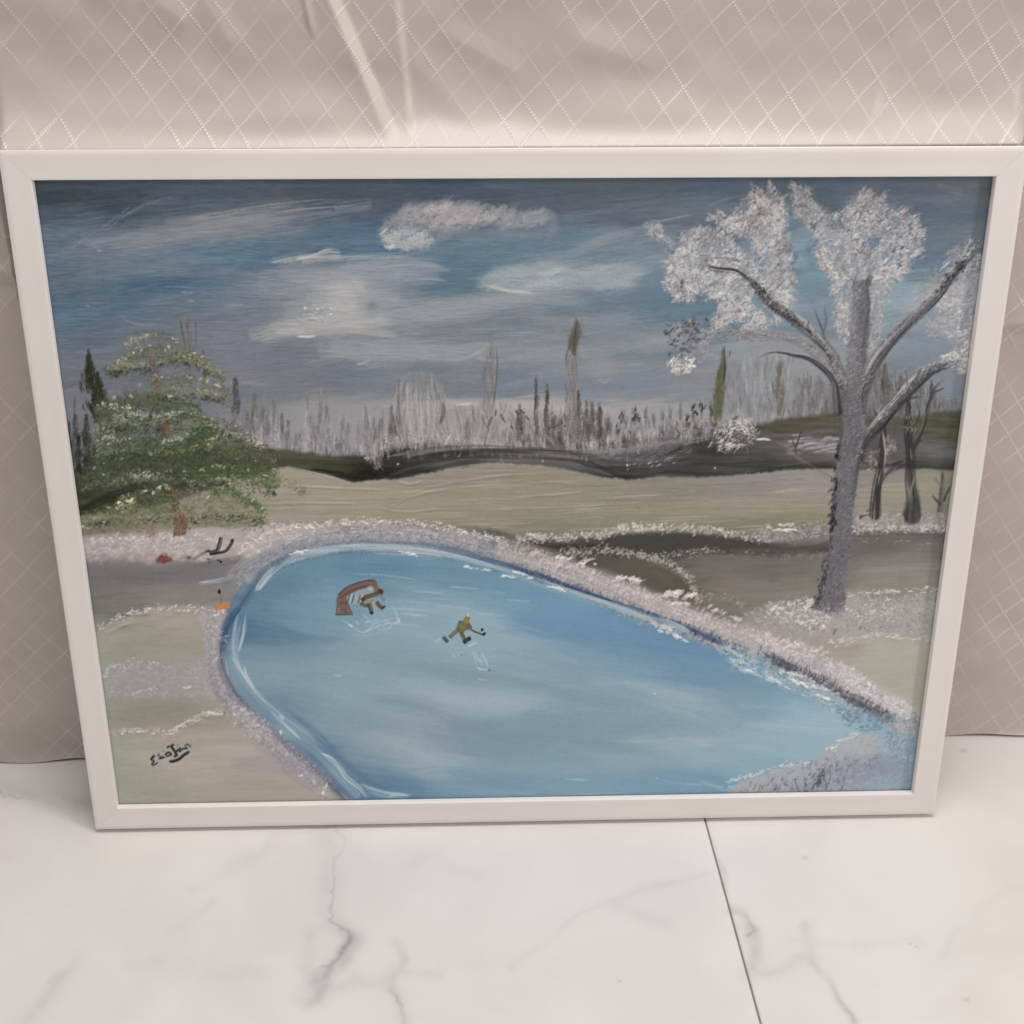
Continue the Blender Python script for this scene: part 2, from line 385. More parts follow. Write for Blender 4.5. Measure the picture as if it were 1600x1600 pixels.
stroke([(600,385),(612,382)], 3, (120,128,136), .7)
stroke([(592,368),(600,362),(606,356)], 3, (190,192,194), .8, .4, .5, .3)
stroke([(760,360),(785,352),(800,360),(830,352)], 6, (112,116,132), .6, .7, .8)
wisps([(690,368),(760,366),(850,372)], 10, 10, (108,122,138), .5, 5, soft=.9, bris=.8)
wisps([(800,350),(850,338),(862,352),(840,378)], 12, 10, (116,126,138), .5, 6, soft=.8, bris=.9)
# right middle cloud
cl = [(750,440),(762,428),(800,418),(860,412),(880,416),(900,424),(960,415),(1000,418),(985,444),(940,452),(880,454),(830,460),(790,454),(756,452)]
m = poly(cl, 7, 5); fill(m * np.clip(.8 + .4 * NA, 0, 1), (142,153,160), .85)
dabs(inpoly(cl, 200), 46, 8, 8, [(154,162,164),(140,152,160),(148,156,160),(130,145,155)], .4, .1, 12, rep=False)
stroke([(756,446),(790,454),(820,458),(838,461)], 6, (184,182,176), .85, .5, .7, .3)
stroke([(764,448),(785,442),(808,430),(850,424)], 12, (160,162,162), .5, .7, .8, .1)
stroke([(846,444),(858,434),(878,420)], 3, (172,176,176), .6, .5, .6, .25)
wisps([(880,400),(930,380),(990,362),(1060,350)], 9, 16, (132,141,150), .45, 6, soft=.8, bris=.9, h=.05)
wisps([(900,440),(960,425),(1020,408),(1050,402)], 10, 14, (134,146,154), .5, 6, soft=.8, bris=.9, h=.05)
stroke([(1010,342),(1030,345),(1060,340),(1085,336)], 4, (140,143,152), .7, .5, .8, .1)
dabs(inpoly([(1006,346),(1034,350),(1036,374),(1012,370)], 30), 14, 7, 30, [(158,160,164),(140,146,154)], .6, .15, 25)
stroke([(1022,362),(1032,370),(1036,366)], 4, (182,184,184), .8, .4, .5, .3)
# lower right sky
wisps([(800,490),(860,505),(930,500),(1000,490)], 12, 14, (122,130,140), .4, 8, soft=.9, bris=.8)
wisps([(920,560),(980,545),(1050,530),(1120,535)], 12, 16, (134,138,146), .4, 7, soft=.9, bris=.8)
stroke([(890,502),(910,500),(926,498)], 6, (145,145,148), .6, .7, .8)
g = np.exp(-((XX-945)/22)**2 - ((YY-580)/14)**2); fill(g*.5*np.clip(1+NA,0,1.4), (145,146,150))
stroke([(932,593),(945,597),(956,592)], 5, (170,172,172), .8, .4, .6, .3)
stroke([(960,566),(1000,562),(1040,566),(1080,570)], 12, (112,120,134), .5, .8, .8)
wisps([(800,575),(850,560),(900,555)], 10, 10, (130,136,142), .4, 7, soft=.9, bris=.8)
wisps([(800,600),(900,598),(1060,604)], 12, 12, (112,122,138), .4, 6, soft=.9, bris=.8)
wisps([(400,600),(560,604),(700,610)], 12, 12, (110,114,128), .4, 8, soft=.9, bris=.8)
wisps([(560,636),(700,634),(860,640),(1010,644)], 10, 22, (166,162,160), .5, 6, soft=.8, bris=.8)
stroke([(712,634),(730,632),(738,631)], 3, (196,192,188), .8, .4, .5, .2)
wisps([(400,642),(500,640),(620,642)], 9, 14, (144,142,146), .5, 6, soft=.8, bris=.8)
wisps([(1200,420),(1240,390),(1280,380)], 10, 6, (124,146,160), .5, 6, soft=.8, bris=.8)
wisps([(1225,400),(1260,405),(1280,420)], 9, 8, (135,155,166), .5, 8, soft=.8, bris=.8)
wisps([(1210,480),(1270,470),(1290,460)], 10, 6, (128,148,160), .5, 6, soft=.8, bris=.8)
wisps([(1380,500),(1430,480),(1480,450)], 14, 10, (138,152,162), .4, 10, soft=.9, bris=.8)
wisps([(1200,545),(1260,555),(1320,560),(1420,540)], 12, 14, (138,142,148), .4, 8, soft=.9, bris=.8)
# dark top band
m = np.clip((306 - YY + 4 * NA) / 10, 0, 1) * (XX > 0); fill(m, (66,82,100), .3); m = np.clip((350 - YY) / 60, 0, 1); IMG += (m * 18)[..., None]

# ---- far wood along the horizon
haze = np.clip(1 - np.abs(YY - 672 + 10 * NA) / 36, 0, 1)**.7 * np.clip((XX - 330) / 60, 0, 1) * np.clip((1300 - XX) / 60, 0, 1)
fill(haze * .75, (146,143,147))
G1 = [(120,118,122),(135,131,133),(105,104,108),(150,146,148),(92,90,92)]
G2 = [(165,160,160),(150,146,148),(128,124,126)]
def conifer(x, y0, y1, w, cols, n=None, a=.75, h=.12, lean=0):
    n = n or int((y1 - y0) * w / 16) + 6
    t = rng.uniform(0, 1, n)**.8; px = x + rng.normal(0, .3, n) * w * (.12 + .88 * np.minimum(t * 1.5, 1)) * .9 + lean * (t - 1)
    py = y0 + t * (y1 - y0)
    dabs(np.stack([px, py], 1), 17, 4.6, 90 + (px - x) / w * -20, cols, a * .8, h, 7, rep=False)
def wood(x0, x1, ya, yb, n, cols, ln=26, wd=4.6, a=.6, h=.12, jit=7, fan=0):
    px = rng.uniform(x0, x1, n); t = rng.uniform(0, 1, n)
    y0 = np.interp(px, *ya) if isinstance(ya, tuple) else ya
    py = y0 + t * (yb - y0)
    dabs(np.stack([px, py], 1), ln, wd, 90 - fan * (px - (x0 + x1) / 2) / max(x1 - x0, 1), cols, a * .85, h, jit, rep=False)
GR = [(112,108,112),(98,96,98),(135,130,134)]
# behind / right of the evergreen
wood(330, 420, ([330,345,370,400,420],[600,590,600,640,640]), 700, 90, [(112,110,112),(125,122,126),(98,100,98)], 26, 4)
conifer(368, 588, 690, 18, [(70,72,74),(88,88,92)], 60)
conifer(398, 618, 690, 16, [(90,94,82),(108,110,100),(84,86,80)], 50)
conifer(293, 498, 600, 16, [(92,88,84),(110,104,98),(120,116,112)], 70); stroke([(281,498),(284,520),(290,545)],3,(80,76,72),.8,.4,.6,.1)
stroke([(304,502),(306,530),(302,545)],3,(88,84,80),.7,.4,.6,.1)
conifer(318, 540, 600, 8, [(85,82,80),(108,104,102)], 26)
for x, y0, w in [(412,622,8),(428,622,9),(440,648,12),(452,680,8),(470,676,12),(486,676,16),(480,618,7),(501,608,9),(510,636,14),(525,690,9),(536,652,14),(545,664,8),(560,654,7),(553,700,6),(584,660,12),(592,668,10)]:
    conifer(x, y0, 712, w, [(122,119,122),(105,103,106),(140,136,140)], None, .6)
for x, y0 in [(441,652),(471,684),(488,678),(525,692),(552,706)]: conifer(x, y0, y0+34, 8, [(92,92,98),(110,108,114)], 14, .8)
for _ in range(64):
    x = rng.uniform(385, 1125); y0 = rng.uniform(640, 686); conifer(x, y0, 712, rng.uniform(10, 19), G1 if rng.random() < .6 else G2, None, .62, .2)
wood(400, 600, 680, 715, 150, [(150,146,150),(134,130,134),(160,156,158)], 18, 4, .55)
# fan shaped grey thicket
wood(612, 700, ([612,622,640,665,690,700],[640,600,604,590,602,640]), 704, 420, [(152,147,146),(138,133,132),(122,118,118),(165,160,158)], 34, 3.4, .6, .25, 5, -35)
stroke([(624,586),(622,620),(626,660),(632,690)], 5, (108,106,106), .8, .5, .8, .2)
stroke([(693,628),(692,650),(686,664)], 6, (88,88,88), .8, .5, .8, .2)
for x in (636,642,650,656,668,678): stroke([(x,600+rng.uniform(0,14)),(x+1,640),(x+4-(x-655)*.25,690)], 2.4, (176,170,168), .8, .4, .6, .4)
conifer(612, 640, 705, 12, [(95,93,92),(120,116,114)], 40)
wood(575, 625, ([575,590,600,625],[690,665,650,640]), 720, 90, [(112,110,110),(135,131,130),(90,88,88)], 24, 3.4, .6, .2, 5, -40)
stroke([(601,684),(598,696),(600,702)],2.5,(35,34,34),.9); stroke([(608,684),(607,700)],2,(50,48,48),.9)
dabs([(602,686),(604,690),(608,694)], 7, 3, 60, [(225,222,218)], .9, .6, 30)
# pale poplar
wood(752, 776, ([752,762,772,776],[600,560,540,600]), 690, 120, [(122,119,116),(138,134,132),(108,106,100)], 34, 3, .65, .2, 3)
stroke([(775,540),(777,570),(773,620),(768,650)], 2.5, (92,90,84), .8)
# brush from 700 to 800
wood(700, 800, ([700,715,740,760,800],[660,640,640,630,630]), 716, 330, [(150,145,146),(132,128,128),(115,111,112),(165,160,158)], 24, 3.6, .6, .22, 6, 30)
for p in [[(752,646),(756,660),(764,672)],[(776,640),(774,652)],[(782,646),(790,662)],[(798,664),(802,672)],[(770,650),(762,668)],[(730,650),(727,690)]]:
    stroke(p, 3.5, (52,50,52), .85, .4, .7, .2)
for p in [[(772,672),(758,690),(748,700)],[(776,676),(792,694)],[(752,700),(764,720)],[(760,676),(752,640)]]: stroke(p, 7, (158,153,152), .8, .5, .9, .3)
# dark spires 800-960
wood(800, 960, ([800,830,870,900,960],[640,655,640,650,665]), 704, 480, [(118,114,114),(98,95,95),(140,136,134),(160,155,152)], 22, 3.4, .65, .22, 8, 30)
for x, y0, y1, w in [(838,590,660,5),(855,602,672,7),(853,640,700,12),(866,648,690,12),(904,614,690,15),(917,630,685,10),(925,628,680,9),(937,636,690,18),(876,660,690,9),(812,636,690,14),(840,650,700,8),(950,655,680,12)]:
    conifer(x, y0, y1, w, [(72,70,70),(95,92,90),(112,108,104)], None, .8, .2)
stroke([(839,592),(837,620),(835,655)], 3.5, (62,60,62), .85, .4, .6, .2); stroke([(857,604),(855,630),(850,655)], 4.5, (68,66,68), .8, .4, .7, .2)
for x, y in [(805,642),(812,640),(820,650)]: stroke([(x,y),(x+8,y+8)], 4, (60,58,60), .8)
dabs([(872,664),(878,660),(883,667),(868,668),(877,672)], 8, 4, 60, [(90,82,84),(60,56,58)], .9, .2, 40)
# tall khaki feather tree
pp = [(901,497),(907,510),(906,530),(901,552),(897,560),(893,545),(889,542),(894,520)]; fill(poly(pp, 2, 1), (92,87,76), .9, .3); dabs(inpoly(pp, 50), 14, 3, 80, [(102,95,82),(74,70,62)], .6, .3, 8)
stroke([(896,518),(890,535),(896,556)], 10, (98,92,74), .85, .5, .9, .2)
stroke([(890,540),(885,560),(886,575)], 4, (74,72,72), .85, .4, .7, .2)
stroke([(897,550),(901,575),(899,600),(896,690)], 6, (112,108,106), .7, .5, .9, .2); stroke([(902,500),(898,530),(897,552)],2,(72,64,50),.8)
wood(885, 901, 566, 696, 170, [(122,118,114),(100,96,92),(138,134,130)], 26, 3, .7)
# rounded bushes 960-1120
for x, y0, y1, w in [(974,644,692,22),(990,642,690,22),(1010,642,676,9),(1022,642,676,10),(1036,648,676,7),(1048,642,670,6),(1064,640,678,9),(1074,650,690,12),(1083,632,690,9),(1097,626,690,8),(1112,632,690,8),(1120,640,670,8)]:
    conifer(x, y0, y1, w, [(105,102,104),(84,82,84),(130,126,126),(155,150,150)], None, .75, .2)
wood(960, 1120, 660, 696, 240, [(165,160,160),(145,141,142),(110,107,108)], 18, 3.4, .6, .2, 10)
for x, y in [(972,646),(992,640),(994,650),(965,668),(1074,656),(1096,628),(1084,634),(1112,636)]: dabs(along([(x,y),(x+2,y+14)], 5, 2), 9, 3.5, 80, [(55,53,56)], .85, .2)
# green poplar and grey wood to the right
wood(1135, 1240, ([1135,1150,1175,1200,1240],[600,575,560,555,560]), 670, 520, [(142,141,143),(125,125,127),(158,156,156),(108,110,108)], 22, 3.4, .55, .15, 6)
wood(1240, 1320, ([1240,1262,1290,1320],[600,590,600,610]), 660, 300, [(112,108,110),(96,95,94),(130,127,128)], 24, 4, .6, .15, 6)
conifer(1219, 560, 650, 18, [(108,106,92),(120,116,104),(92,92,80)], 80)
pp = [(1131,546),(1134,575),(1133,610),(1128,640),(1126,668),(1112,668),(1115,635),(1121,590)]; fill(poly(pp, 2.5, 1), (92,95,68), .92, .3); dabs(inpoly(pp, 110), 16, 3, 85, [(104,106,80),(84,86,62),(74,76,58)], .6, .3, 6)
stroke([(1132,545),(1133,580),(1130,600)], 4, (58,58,52), .8, .4, .8, .2)
stroke([(1142,548),(1140,560)], 3, (88,86,88), .8)
wood(1340, 1500, ([1340,1370,1400,1440,1470,1500],[600,570,590,600,625,640]), 660, 620, [(105,104,106),(88,89,88),(125,122,124),(96,98,86)], 24, 4, .6, .15, 8)
conifer(1384, 572, 640, 20, [(80,78,74),(100,96,92)], 60); conifer(1408, 590, 650, 14, [(98,96,94),(84,82,80)], 50)
wood(1470, 1500, 630, 665, 80, [(128,128,134),(100,100,106)], 16, 4, .6)

# ---- dark ridge behind the field
ridge = [(100,742),(150,718),(200,700),(300,695),(400,700),(450,704),(520,713),(560,714),(600,700),(650,692),(720,694),(800,701),(860,699),(920,700),(960,692),(1000,686),(1060,685),(1100,676),(1150,668),(1200,660),(1260,650),(1310,646),(1360,650),(1420,652),(1505,640),
 (1500,738),(1400,735),(1350,737),(1300,735),(1240,736),(1160,742),(1100,750),(1040,748),(980,754),(940,750),(900,742),(850,736),(780,732),(700,738),(640,747),(590,752),(550,754),(500,741),(450,732),(400,742),(300,775),(200,800),(122,812)]
m = poly(ridge, 3, 1.5)
RST = shear(fbm(70, 5, 71, 3), .04)
rs = [(130,760,58,62,46),(200,730,62,64,50),(300,710,60,68,48),(400,712,72,74,56),(460,722,74,76,58),(520,728,66,68,52),(570,735,36,36,32),(620,715,56,55,52),(660,712,68,66,62),(620,735,48,46,46),(700,712,66,66,66),(740,705,78,76,78),(780,710,100,97,100),(850,712,95,92,92),(900,706,72,70,70),(940,720,84,82,84),(960,742,58,56,56),(1000,715,84,82,84),(1050,705,88,86,88),(1080,725,66,64,66),(1100,700,62,62,62),(1150,715,70,70,68),(1150,740,72,68,70),(1200,725,60,60,56),(1200,690,78,78,76),(1200,662,78,78,64),(1240,660,82,81,66),(1290,660,82,82,66),(1250,690,98,95,97),(1290,700,104,100,103),(1250,712,86,84,82),(1260,728,62,62,56),(1350,690,78,78,78),(1360,730,90,88,88),(1420,665,78,80,64),(1480,680,76,80,60),(1450,700,92,90,92),(1480,705,100,98,100),(1440,725,66,66,62),(1490,728,64,64,60),(1380,720,92,90,90),(1400,680,82,80,80)]
rbf(rs, (30, 11), m, RST, 10)
IMG += (m * (RST * 14 + fbm(20, 2, 81, 2) * 7))[..., None]; HGT += m * RST * .3
# black and grey drags along the ridge
for p, w, c in [([(120,800),(180,775),(240,755)],14,(38,40,32)),([(118,770),(160,745),(220,722)],8,(70,72,64)),([(122,790),(150,772),(200,760)],4,(90,88,84)),([(118,742),(160,725),(210,704)],4,(82,80,78)),
 ([(430,706),(500,716),(548,722),(585,718)],7,(84,84,66)),([(480,734),(540,744),(580,748),(620,736)],9,(34,34,28)),([(545,744),(570,728),(600,714),(650,700)],8,(46,46,44)),
 ([(585,752),(620,728),(680,712),(760,706)],9,(44,43,42)),([(600,716),(650,706),(700,702)],4,(108,105,104)),([(610,742),(680,726),(740,716),(800,714),(870,720)],9,(98,95,96)),
 ([(820,700),(870,706),(905,716),(950,736),(985,750)],7,(32,32,34)),([(826,702),(860,704),(890,706)],3,(36,36,38)),([(880,716),(920,732),(960,744)],9,(92,88,88)),([(900,700),(960,706),(1010,700),(1060,690)],6,(118,114,118)),
 ([(940,694),(990,688),(1040,684)],3,(60,60,62)),([(1020,720),(1060,704),(1100,694),(1150,688)],8,(46,46,46)),([(980,750),(1040,738),(1100,742),(1170,738)],6,(52,50,50)),([(1040,736),(1100,730),(1200,726),(1310,724)],10,(58,58,52)),
 ([(1160,742),(1240,732),(1310,730)],5,(46,46,40)),([(1200,730),(1260,722),(1310,718)],5,(96,92,90)),([(1340,735),(1400,728),(1496,732)],5,(54,54,50)),([(1190,684),(1250,680),(1310,672)],6,(98,94,96))]:
    stroke(p, w, c, .8, .5, .9, .25, (.2,.2))
for _ in range(46):
    x = rng.uniform(1225,1308); y = rng.uniform(682,712); stroke([(x,y),(x+rng.uniform(10,26),y-2)], 3.2, rng.choice([(158,152,158),(135,130,136),(172,166,170)]), .7, .5, .8, .3, seed=int(x*9))
dabs(inpoly([(900,698),(1000,690),(1090,690),(1080,712),(1000,730),(930,716)], 150), 14, 3, 20, [(135,130,132),(112,108,110),(70,68,70),(98,95,98)], .6, .3, 20)
dabs(inpoly([(960,728),(1040,712),(1066,718),(1040,735)], 14), 9, 2.5, 35, [(185,180,180)], .8, .4, 15)
dabs([(910,715),(848,722),(622,726),(718,712),(980,728),(981,735),(1118,732),(920,712)], 5, 4, 20, [(215,212,210)], .9, .8, 30)
stroke([(979,700),(980,730)], 2, (168,164,166), .7, .5, .7, .3, dry=.4)
stroke([(568,717),(578,716)], 3, (225,222,216), .9, .4, .4, .5)
stroke([(584,736),(590,725),(588,706)], 12, (138,134,132), .75, .5, .9, .3); dabs(inpoly([(576,700),(600,698),(596,740),(582,738)],26), 12, 3, 80, [(150,146,144),(112,108,108)], .6,.2,20)
wood(655, 668, 695, 718, 14, [(130,126,126)], 14, 3, .6); wood(690, 700, 700, 714, 12, [(128,126,122)], 12, 3, .6)
wood(780, 800, 680, 716, 40, [(140,135,135),(118,114,114)], 22, 3, .6); wood(706, 780, 690, 700, 60, [(122,118,120),(150,146,146)], 12, 3, .6)
for x in (758,798,822,867,893): wood(x-6, x+6, 684, 706, 16, [(118,114,114),(96,93,93)], 18, 2.6, .7)
for x in np.arange(575, 1150, 9):
    yb = float(np.interp(x, [575,620,700,800,920,1000,1060,1150],[716,698,700,706,706,694,690,674])); k = rng.random()
    dabs([(x + rng.normal(0, 5), yb + rng.normal(-6, 6)) for _ in range(10)], 20, 4.2, 90 + rng.normal(0, 10), [(150,146,146),(128,124,125),(168,163,162)] if k > .45 or x < 780 else [(88,85,86),(108,104,106),(70,68,70)], .6, .3, 12)
wisps([(600,716),(700,702),(800,706),(920,710),(1040,692),(1140,676)], 4, 26, (124,119,121), .6, 6, soft=.6, bris=.9, h=.3)
wisps([(600,730),(700,712),(800,710),(900,716),(960,730),(1100,716)], 4, 20, (52,50,51), .6, 6, soft=.6, bris=.9, h=.2)
# spiky frosted shrub on the ridge
sh_ = [(1106,690),(1120,672),(1140,660),(1156,656),(1175,668),(1186,672),(1180,686),(1160,698),(1140,706),(1118,700)]
dabs(inpoly(sh_, 130), 17, 3.8, 40, [(70,68,70),(110,106,108),(95,92,94)], .8, .2, 35)
dabs(inpoly(sh_, 64), 17, 3.2, 42, [(188,182,182),(165,158,160),(205,200,198)], .85, .6, 30)
dabs(inpoly([(1150,655),(1160,650),(1180,664),(1178,676),(1160,676)], 26), 13, 3, -45, [(196,190,190),(175,168,170)], .85, .6, 14)
stroke([(1180,688),(1196,687),(1206,689)], 4.5, (208,204,204), .95, .4, .4, .6)

# ---- the khaki field
field = [(395,742),(430,734),(450,731),(480,737),(520,746),(550,754),(590,752),(640,747),(700,733),(760,725),(830,727),(880,733),(930,745),(980,752),(1040,747),(1100,748),(1180,740),(1260,735),(1330,735),(1400,734),(1500,737),(1490,850),(1200,850),(1000,846),(800,850),(640,830),(500,830),(300,840),(120,850),(120,808),(200,800),(300,778)]
m = poly(field, 2.5, 1)
fs = [(150,830,125,120,104),(250,820,132,127,108),(350,800,140,136,116),(430,750,150,144,126),(430,790,146,141,122),(430,815,148,142,128),(520,770,150,145,126),(520,800,147,143,124),(600,770,147,142,124),(700,745,140,134,118),(650,800,145,140,120),(750,770,142,137,118),(750,800,142,137,116),(720,820,136,132,112),(850,750,138,134,116),(850,790,138,134,114),(850,825,126,124,104),(950,770,136,132,114),(950,820,132,130,110),(1050,760,130,126,112),(1050,800,138,134,114),(1050,825,126,124,104),(1150,760,134,128,122),(1150,790,140,135,118),(1150,825,122,122,100),(1230,745,136,130,126),(1230,785,142,136,118),(1230,815,122,122,100),(1290,760,140,133,126),(1360,750,130,124,118),(1400,765,145,140,120),(1400,790,138,134,118),(1480,760,132,130,112),(1450,800,130,128,118)]
FST = shear(fbm(90, 4, 91, 3), -.03)
rbf(fs, (45, 14), m, FST, 6)
IMG += (m * (FST * 5 + fbm(14, 1.8, 95, 2) * 3.5))[..., None]; HGT *= 1 - m; HGT += m * (FST * .5 + .1)
for _ in range(110):
    x = rng.uniform(400,1240); y = rng.uniform(762,838); L = rng.uniform(20,110); k = -.05 if x > 600 else .02
    lt = rng.random() < .55
    if y < 770 and x > 900: continue
    stroke([(x,y),(x+L*.5,y+k*L*.5-1),(x+L,y+k*L)], rng.uniform(1.2,2.6), (176,170,150) if lt else (122,118,98), .45 if lt else .35, .5, .8, .35 if lt else -.2, seed=int(x*y))
for p in [[(600,800),(640,778),(700,764),(800,756)],[(640,770),(720,752),(800,742),(880,738)],[(590,796),(640,800),(700,794)],[(410,790),(470,786),(560,788)],[(440,758),(500,762),(600,766)],[(800,778),(860,774),(920,768)],[(850,752),(900,756)],[(800,796),(900,792),(1000,786)],[(620,752),(640,757),(660,752)]]:
    stroke(p, 3, (172,166,146), .7, .4, .8, .6)
    stroke([(a, b + 3) for a, b in p], 2.4, (118,114,98), .5, .5, .8, -.2)
for _ in range(26):
    x = rng.uniform(1200,1310); y = rng.uniform(742,768); stroke([(x,y),(x+rng.uniform(10,30),y-1)], 4, (148,140,138), .5, .6, .8, .2, seed=int(x*7))
for p in [[(1200,770),(1250,766),(1308,764)],[(1345,764),(1400,758),(1480,756)]]: stroke(p, 4, (168,160,152), .6, .5, .8, .3)
# crisp crest of the field
stroke([(430,733),(452,731),(480,737),(520,747),(550,755),(600,753),(640,747)], 3, (168,162,144), .8, .4, .8, .5)
stroke([(700,733),(760,726),(830,728),(880,735)], 2.5, (160,154,136), .7, .4, .8, .4)

# ---- lower ground, left and right of the pond
low = [(110,840),(300,826),(480,826),(640,818),(760,826),(830,842),(1000,838),(1100,838),(1200,838),(1300,826),(1500,826),(1500,1275),(100,1275)]
m = poly(low, 3, 1.5)
gs = [(160,850,155,147,142),(250,860,158,150,146),(350,850,165,158,150),(420,835,170,160,150),(160,890,110,106,106),(200,905,118,115,112),(170,930,112,110,106),(170,950,108,107,100),(300,890,118,114,114),(300,925,128,124,116),(380,890,122,118,120),(360,920,130,126,124),(180,1000,148,146,130),(250,990,152,148,132),(300,1010,152,148,133),(290,960,160,153,140),(180,1060,150,145,144),(260,1065,150,145,144),(330,1030,155,150,143),(340,1070,158,152,144),(200,1110,138,138,122),(280,1110,140,137,122),(340,1100,150,145,132),(240,1135,155,150,138),(200,1180,152,154,140),(300,1160,160,154,142),(300,1200,166,158,146),(380,1160,164,156,146),(220,1230,156,152,138),(350,1235,162,156,142),(450,1230,160,153,142),(430,1180,158,150,146),
(850,850,88,86,80),(950,860,70,68,64),(1050,858,70,68,64),(1130,865,90,87,82),(1200,870,96,93,88),(1000,890,104,99,90),(1000,905,98,94,82),(1050,915,94,90,78),(1120,890,110,105,96),(1200,895,108,104,98),(1150,920,112,107,99),(1220,930,120,116,106),(1240,870,104,101,96),(1280,900,116,112,104),(1260,850,112,108,106),(1360,850,98,95,90),(1450,850,104,102,96),(1400,880,118,117,110),(1460,880,115,115,108),(1400,910,128,126,116),(1460,915,130,130,122),(1350,950,150,146,138),(1430,950,160,157,148),(1250,960,150,145,138),(1300,975,160,155,148),(1400,980,150,150,146),(1460,985,150,152,146),(1300,1005,150,144,134),(1400,1010,162,158,144),(1420,1040,158,158,144),(1400,1080,160,160,148),(1330,1030,160,155,144),(1450,1080,155,158,140),(1440,1150,140,145,142)]
GST = shear(fbm(80, 6, 101, 3), -.08)
rbf(gs, (38, 16), m, GST, 7)
IMG += (m * (GST * 4 + fbm(16, 2.4, 105, 2) * 3))[..., None]; HGT *= 1 - m; HGT += m * GST * .15
scumble([(130,850),(360,900),(340,1100),(520,1240),(180,1240)], 240, (30, 110), (6, 16), (4, 8), 5, .45, .06)
scumble([(900,850),(1490,840),(1450,930),(1440,1100),(1300,1040),(1100,940)], 240, (30, 110), (6, 16), (2, 5), 5, .45, .06)
WH = [(188,181,176),(174,167,163),(208,202,196)]; LV = [(165,157,158),(178,170,168),(150,143,146),(188,181,176)]
def crest(p, n, w=4.0, cols=WH, h=.45, spread=2.2, ln=8, side=0, a=.85, ang=None, jit=30):
    n = max(4, int(n * .75)); P = along(p, n, spread, side)
    dabs(P, ln, w, 15 if ang is None else ang, cols, a, h, jit)
# left: snow bank under the evergreen
dabs(inpoly([(132,846),(200,840),(320,840),(440,818),(480,826),(440,850),(370,880),(300,878),(132,878)], 420), 20, 7, 8, LV, .45, .15, 16)
m2 = poly([(132,878),(200,880),(300,884),(380,872),(372,905),(250,925),(132,915)], 5, 4); fill(m2, (112,108,108), .55)
stroke([(300,886),(350,880),(390,872)], 13, (104,100,104), .7, .7, .8, .05)
for p in [[(140,846),(190,841),(230,843)],[(200,845),(240,838),(290,846)],[(268,846),(300,838),(340,846)],[(380,838),(420,824),(460,822)]]: crest(p, 26, 4, [(196,186,178),(212,204,196)], .5)
dabs(inpoly([(140,844),(300,838),(310,868),(150,872)], 90), 12, 4, 25, [(188,178,172),(200,192,186)], .6, .4, 30)
stroke([(308,912),(330,910),(350,910)], 4, (208,202,198), .9, .4, .6, .5); wisps([(312,914),(345,906),(375,898)], 2.4, 9, (190,184,180), .6, 3, soft=.5, bris=.8, h=.35)
wisps([(140,930),(250,925),(340,925)], 9, 16, (128,124,118), .4, 8, soft=.8, bris=.9, h=.08)
wisps([(140,905),(250,902),(330,895)], 9, 14, (108,105,107), .45, 6, soft=.8, bris=.9, h=.05)
wisps([(145,950),(220,945),(300,935)], 9, 14, (120,118,110), .4, 7, soft=.8, bris=.9, h=.05)
# left mounds
crest([(150,984),(175,970),(205,958),(250,950),(290,951),(318,952)], 130, 3.4, WH, .8, 1.5, 8, 3, .9, 20, 22)
wisps([(152,990),(200,970),(260,958),(310,960)], 5, 12, (176,168,160), .5, 4, soft=.6, bris=.9, h=.2)
wisps([(160,1000),(210,980),(260,975)], 7, 14, (160,155,140), .4, 8, soft=.8, bris=.9, h=.1)
wisps([(160,1015),(230,1005),(300,1005)], 10, 12, (146,143,126), .4, 10, soft=.8, bris=.9, h=.08)
dabs(inpoly([(158,1046),(200,1040),(260,1040),(320,1046),(350,1062),(340,1090),(250,1088),(200,1095),(164,1095)], 520), 10, 4, 10, [(158,151,152),(168,160,158),(146,140,142),(160,155,148)], .5, .25, 35)
crest([(160,1046),(180,1042),(200,1040),(220,1036),(250,1038)], 60, 3.4, WH, .7, 2, 7, 3, .8, 15, 30)
crest([(158,1060),(165,1056)], 10, 3.4, WH, .7, 2); crest([(205,1088),(225,1082),(245,1081)], 26, 3, WH, .6, 1.6, 6, 0, .8, 20, 30)
crest([(290,1076),(302,1074)], 8, 3, WH, .6, 1)
crest([(176,1146),(210,1142),(240,1145),(270,1142),(300,1125),(330,1114),(352,1116)], 150, 3.2, WH, .8, 1.3, 8, 3, .9, 15, 20)
stroke([(268,1143),(295,1127),(320,1116),(350,1117)], 3.4, (214,207,200), .85, .4, .7, .6); dabs([(350,1116)],7,5,60,[(92,84,76)],.9)
wisps([(180,1125),(250,1118),(320,1105)], 10, 12, (134,133,114), .4, 6, soft=.8, bris=.9, h=.06)
wisps([(180,1170),(280,1175),(400,1170)], 12, 18, (170,163,152), .35, 12, soft=.9, bris=.9, h=.06)
wisps([(190,1230),(300,1228),(480,1235)], 12, 18, (152,149,134), .35, 10, soft=.9, bris=.9, h=.06)
g = np.clip(1 - (XX - (130 + (YY-840) * .135)) / 40, 0, 1) * (YY > 960); fill(g * .35, (142,156,140))

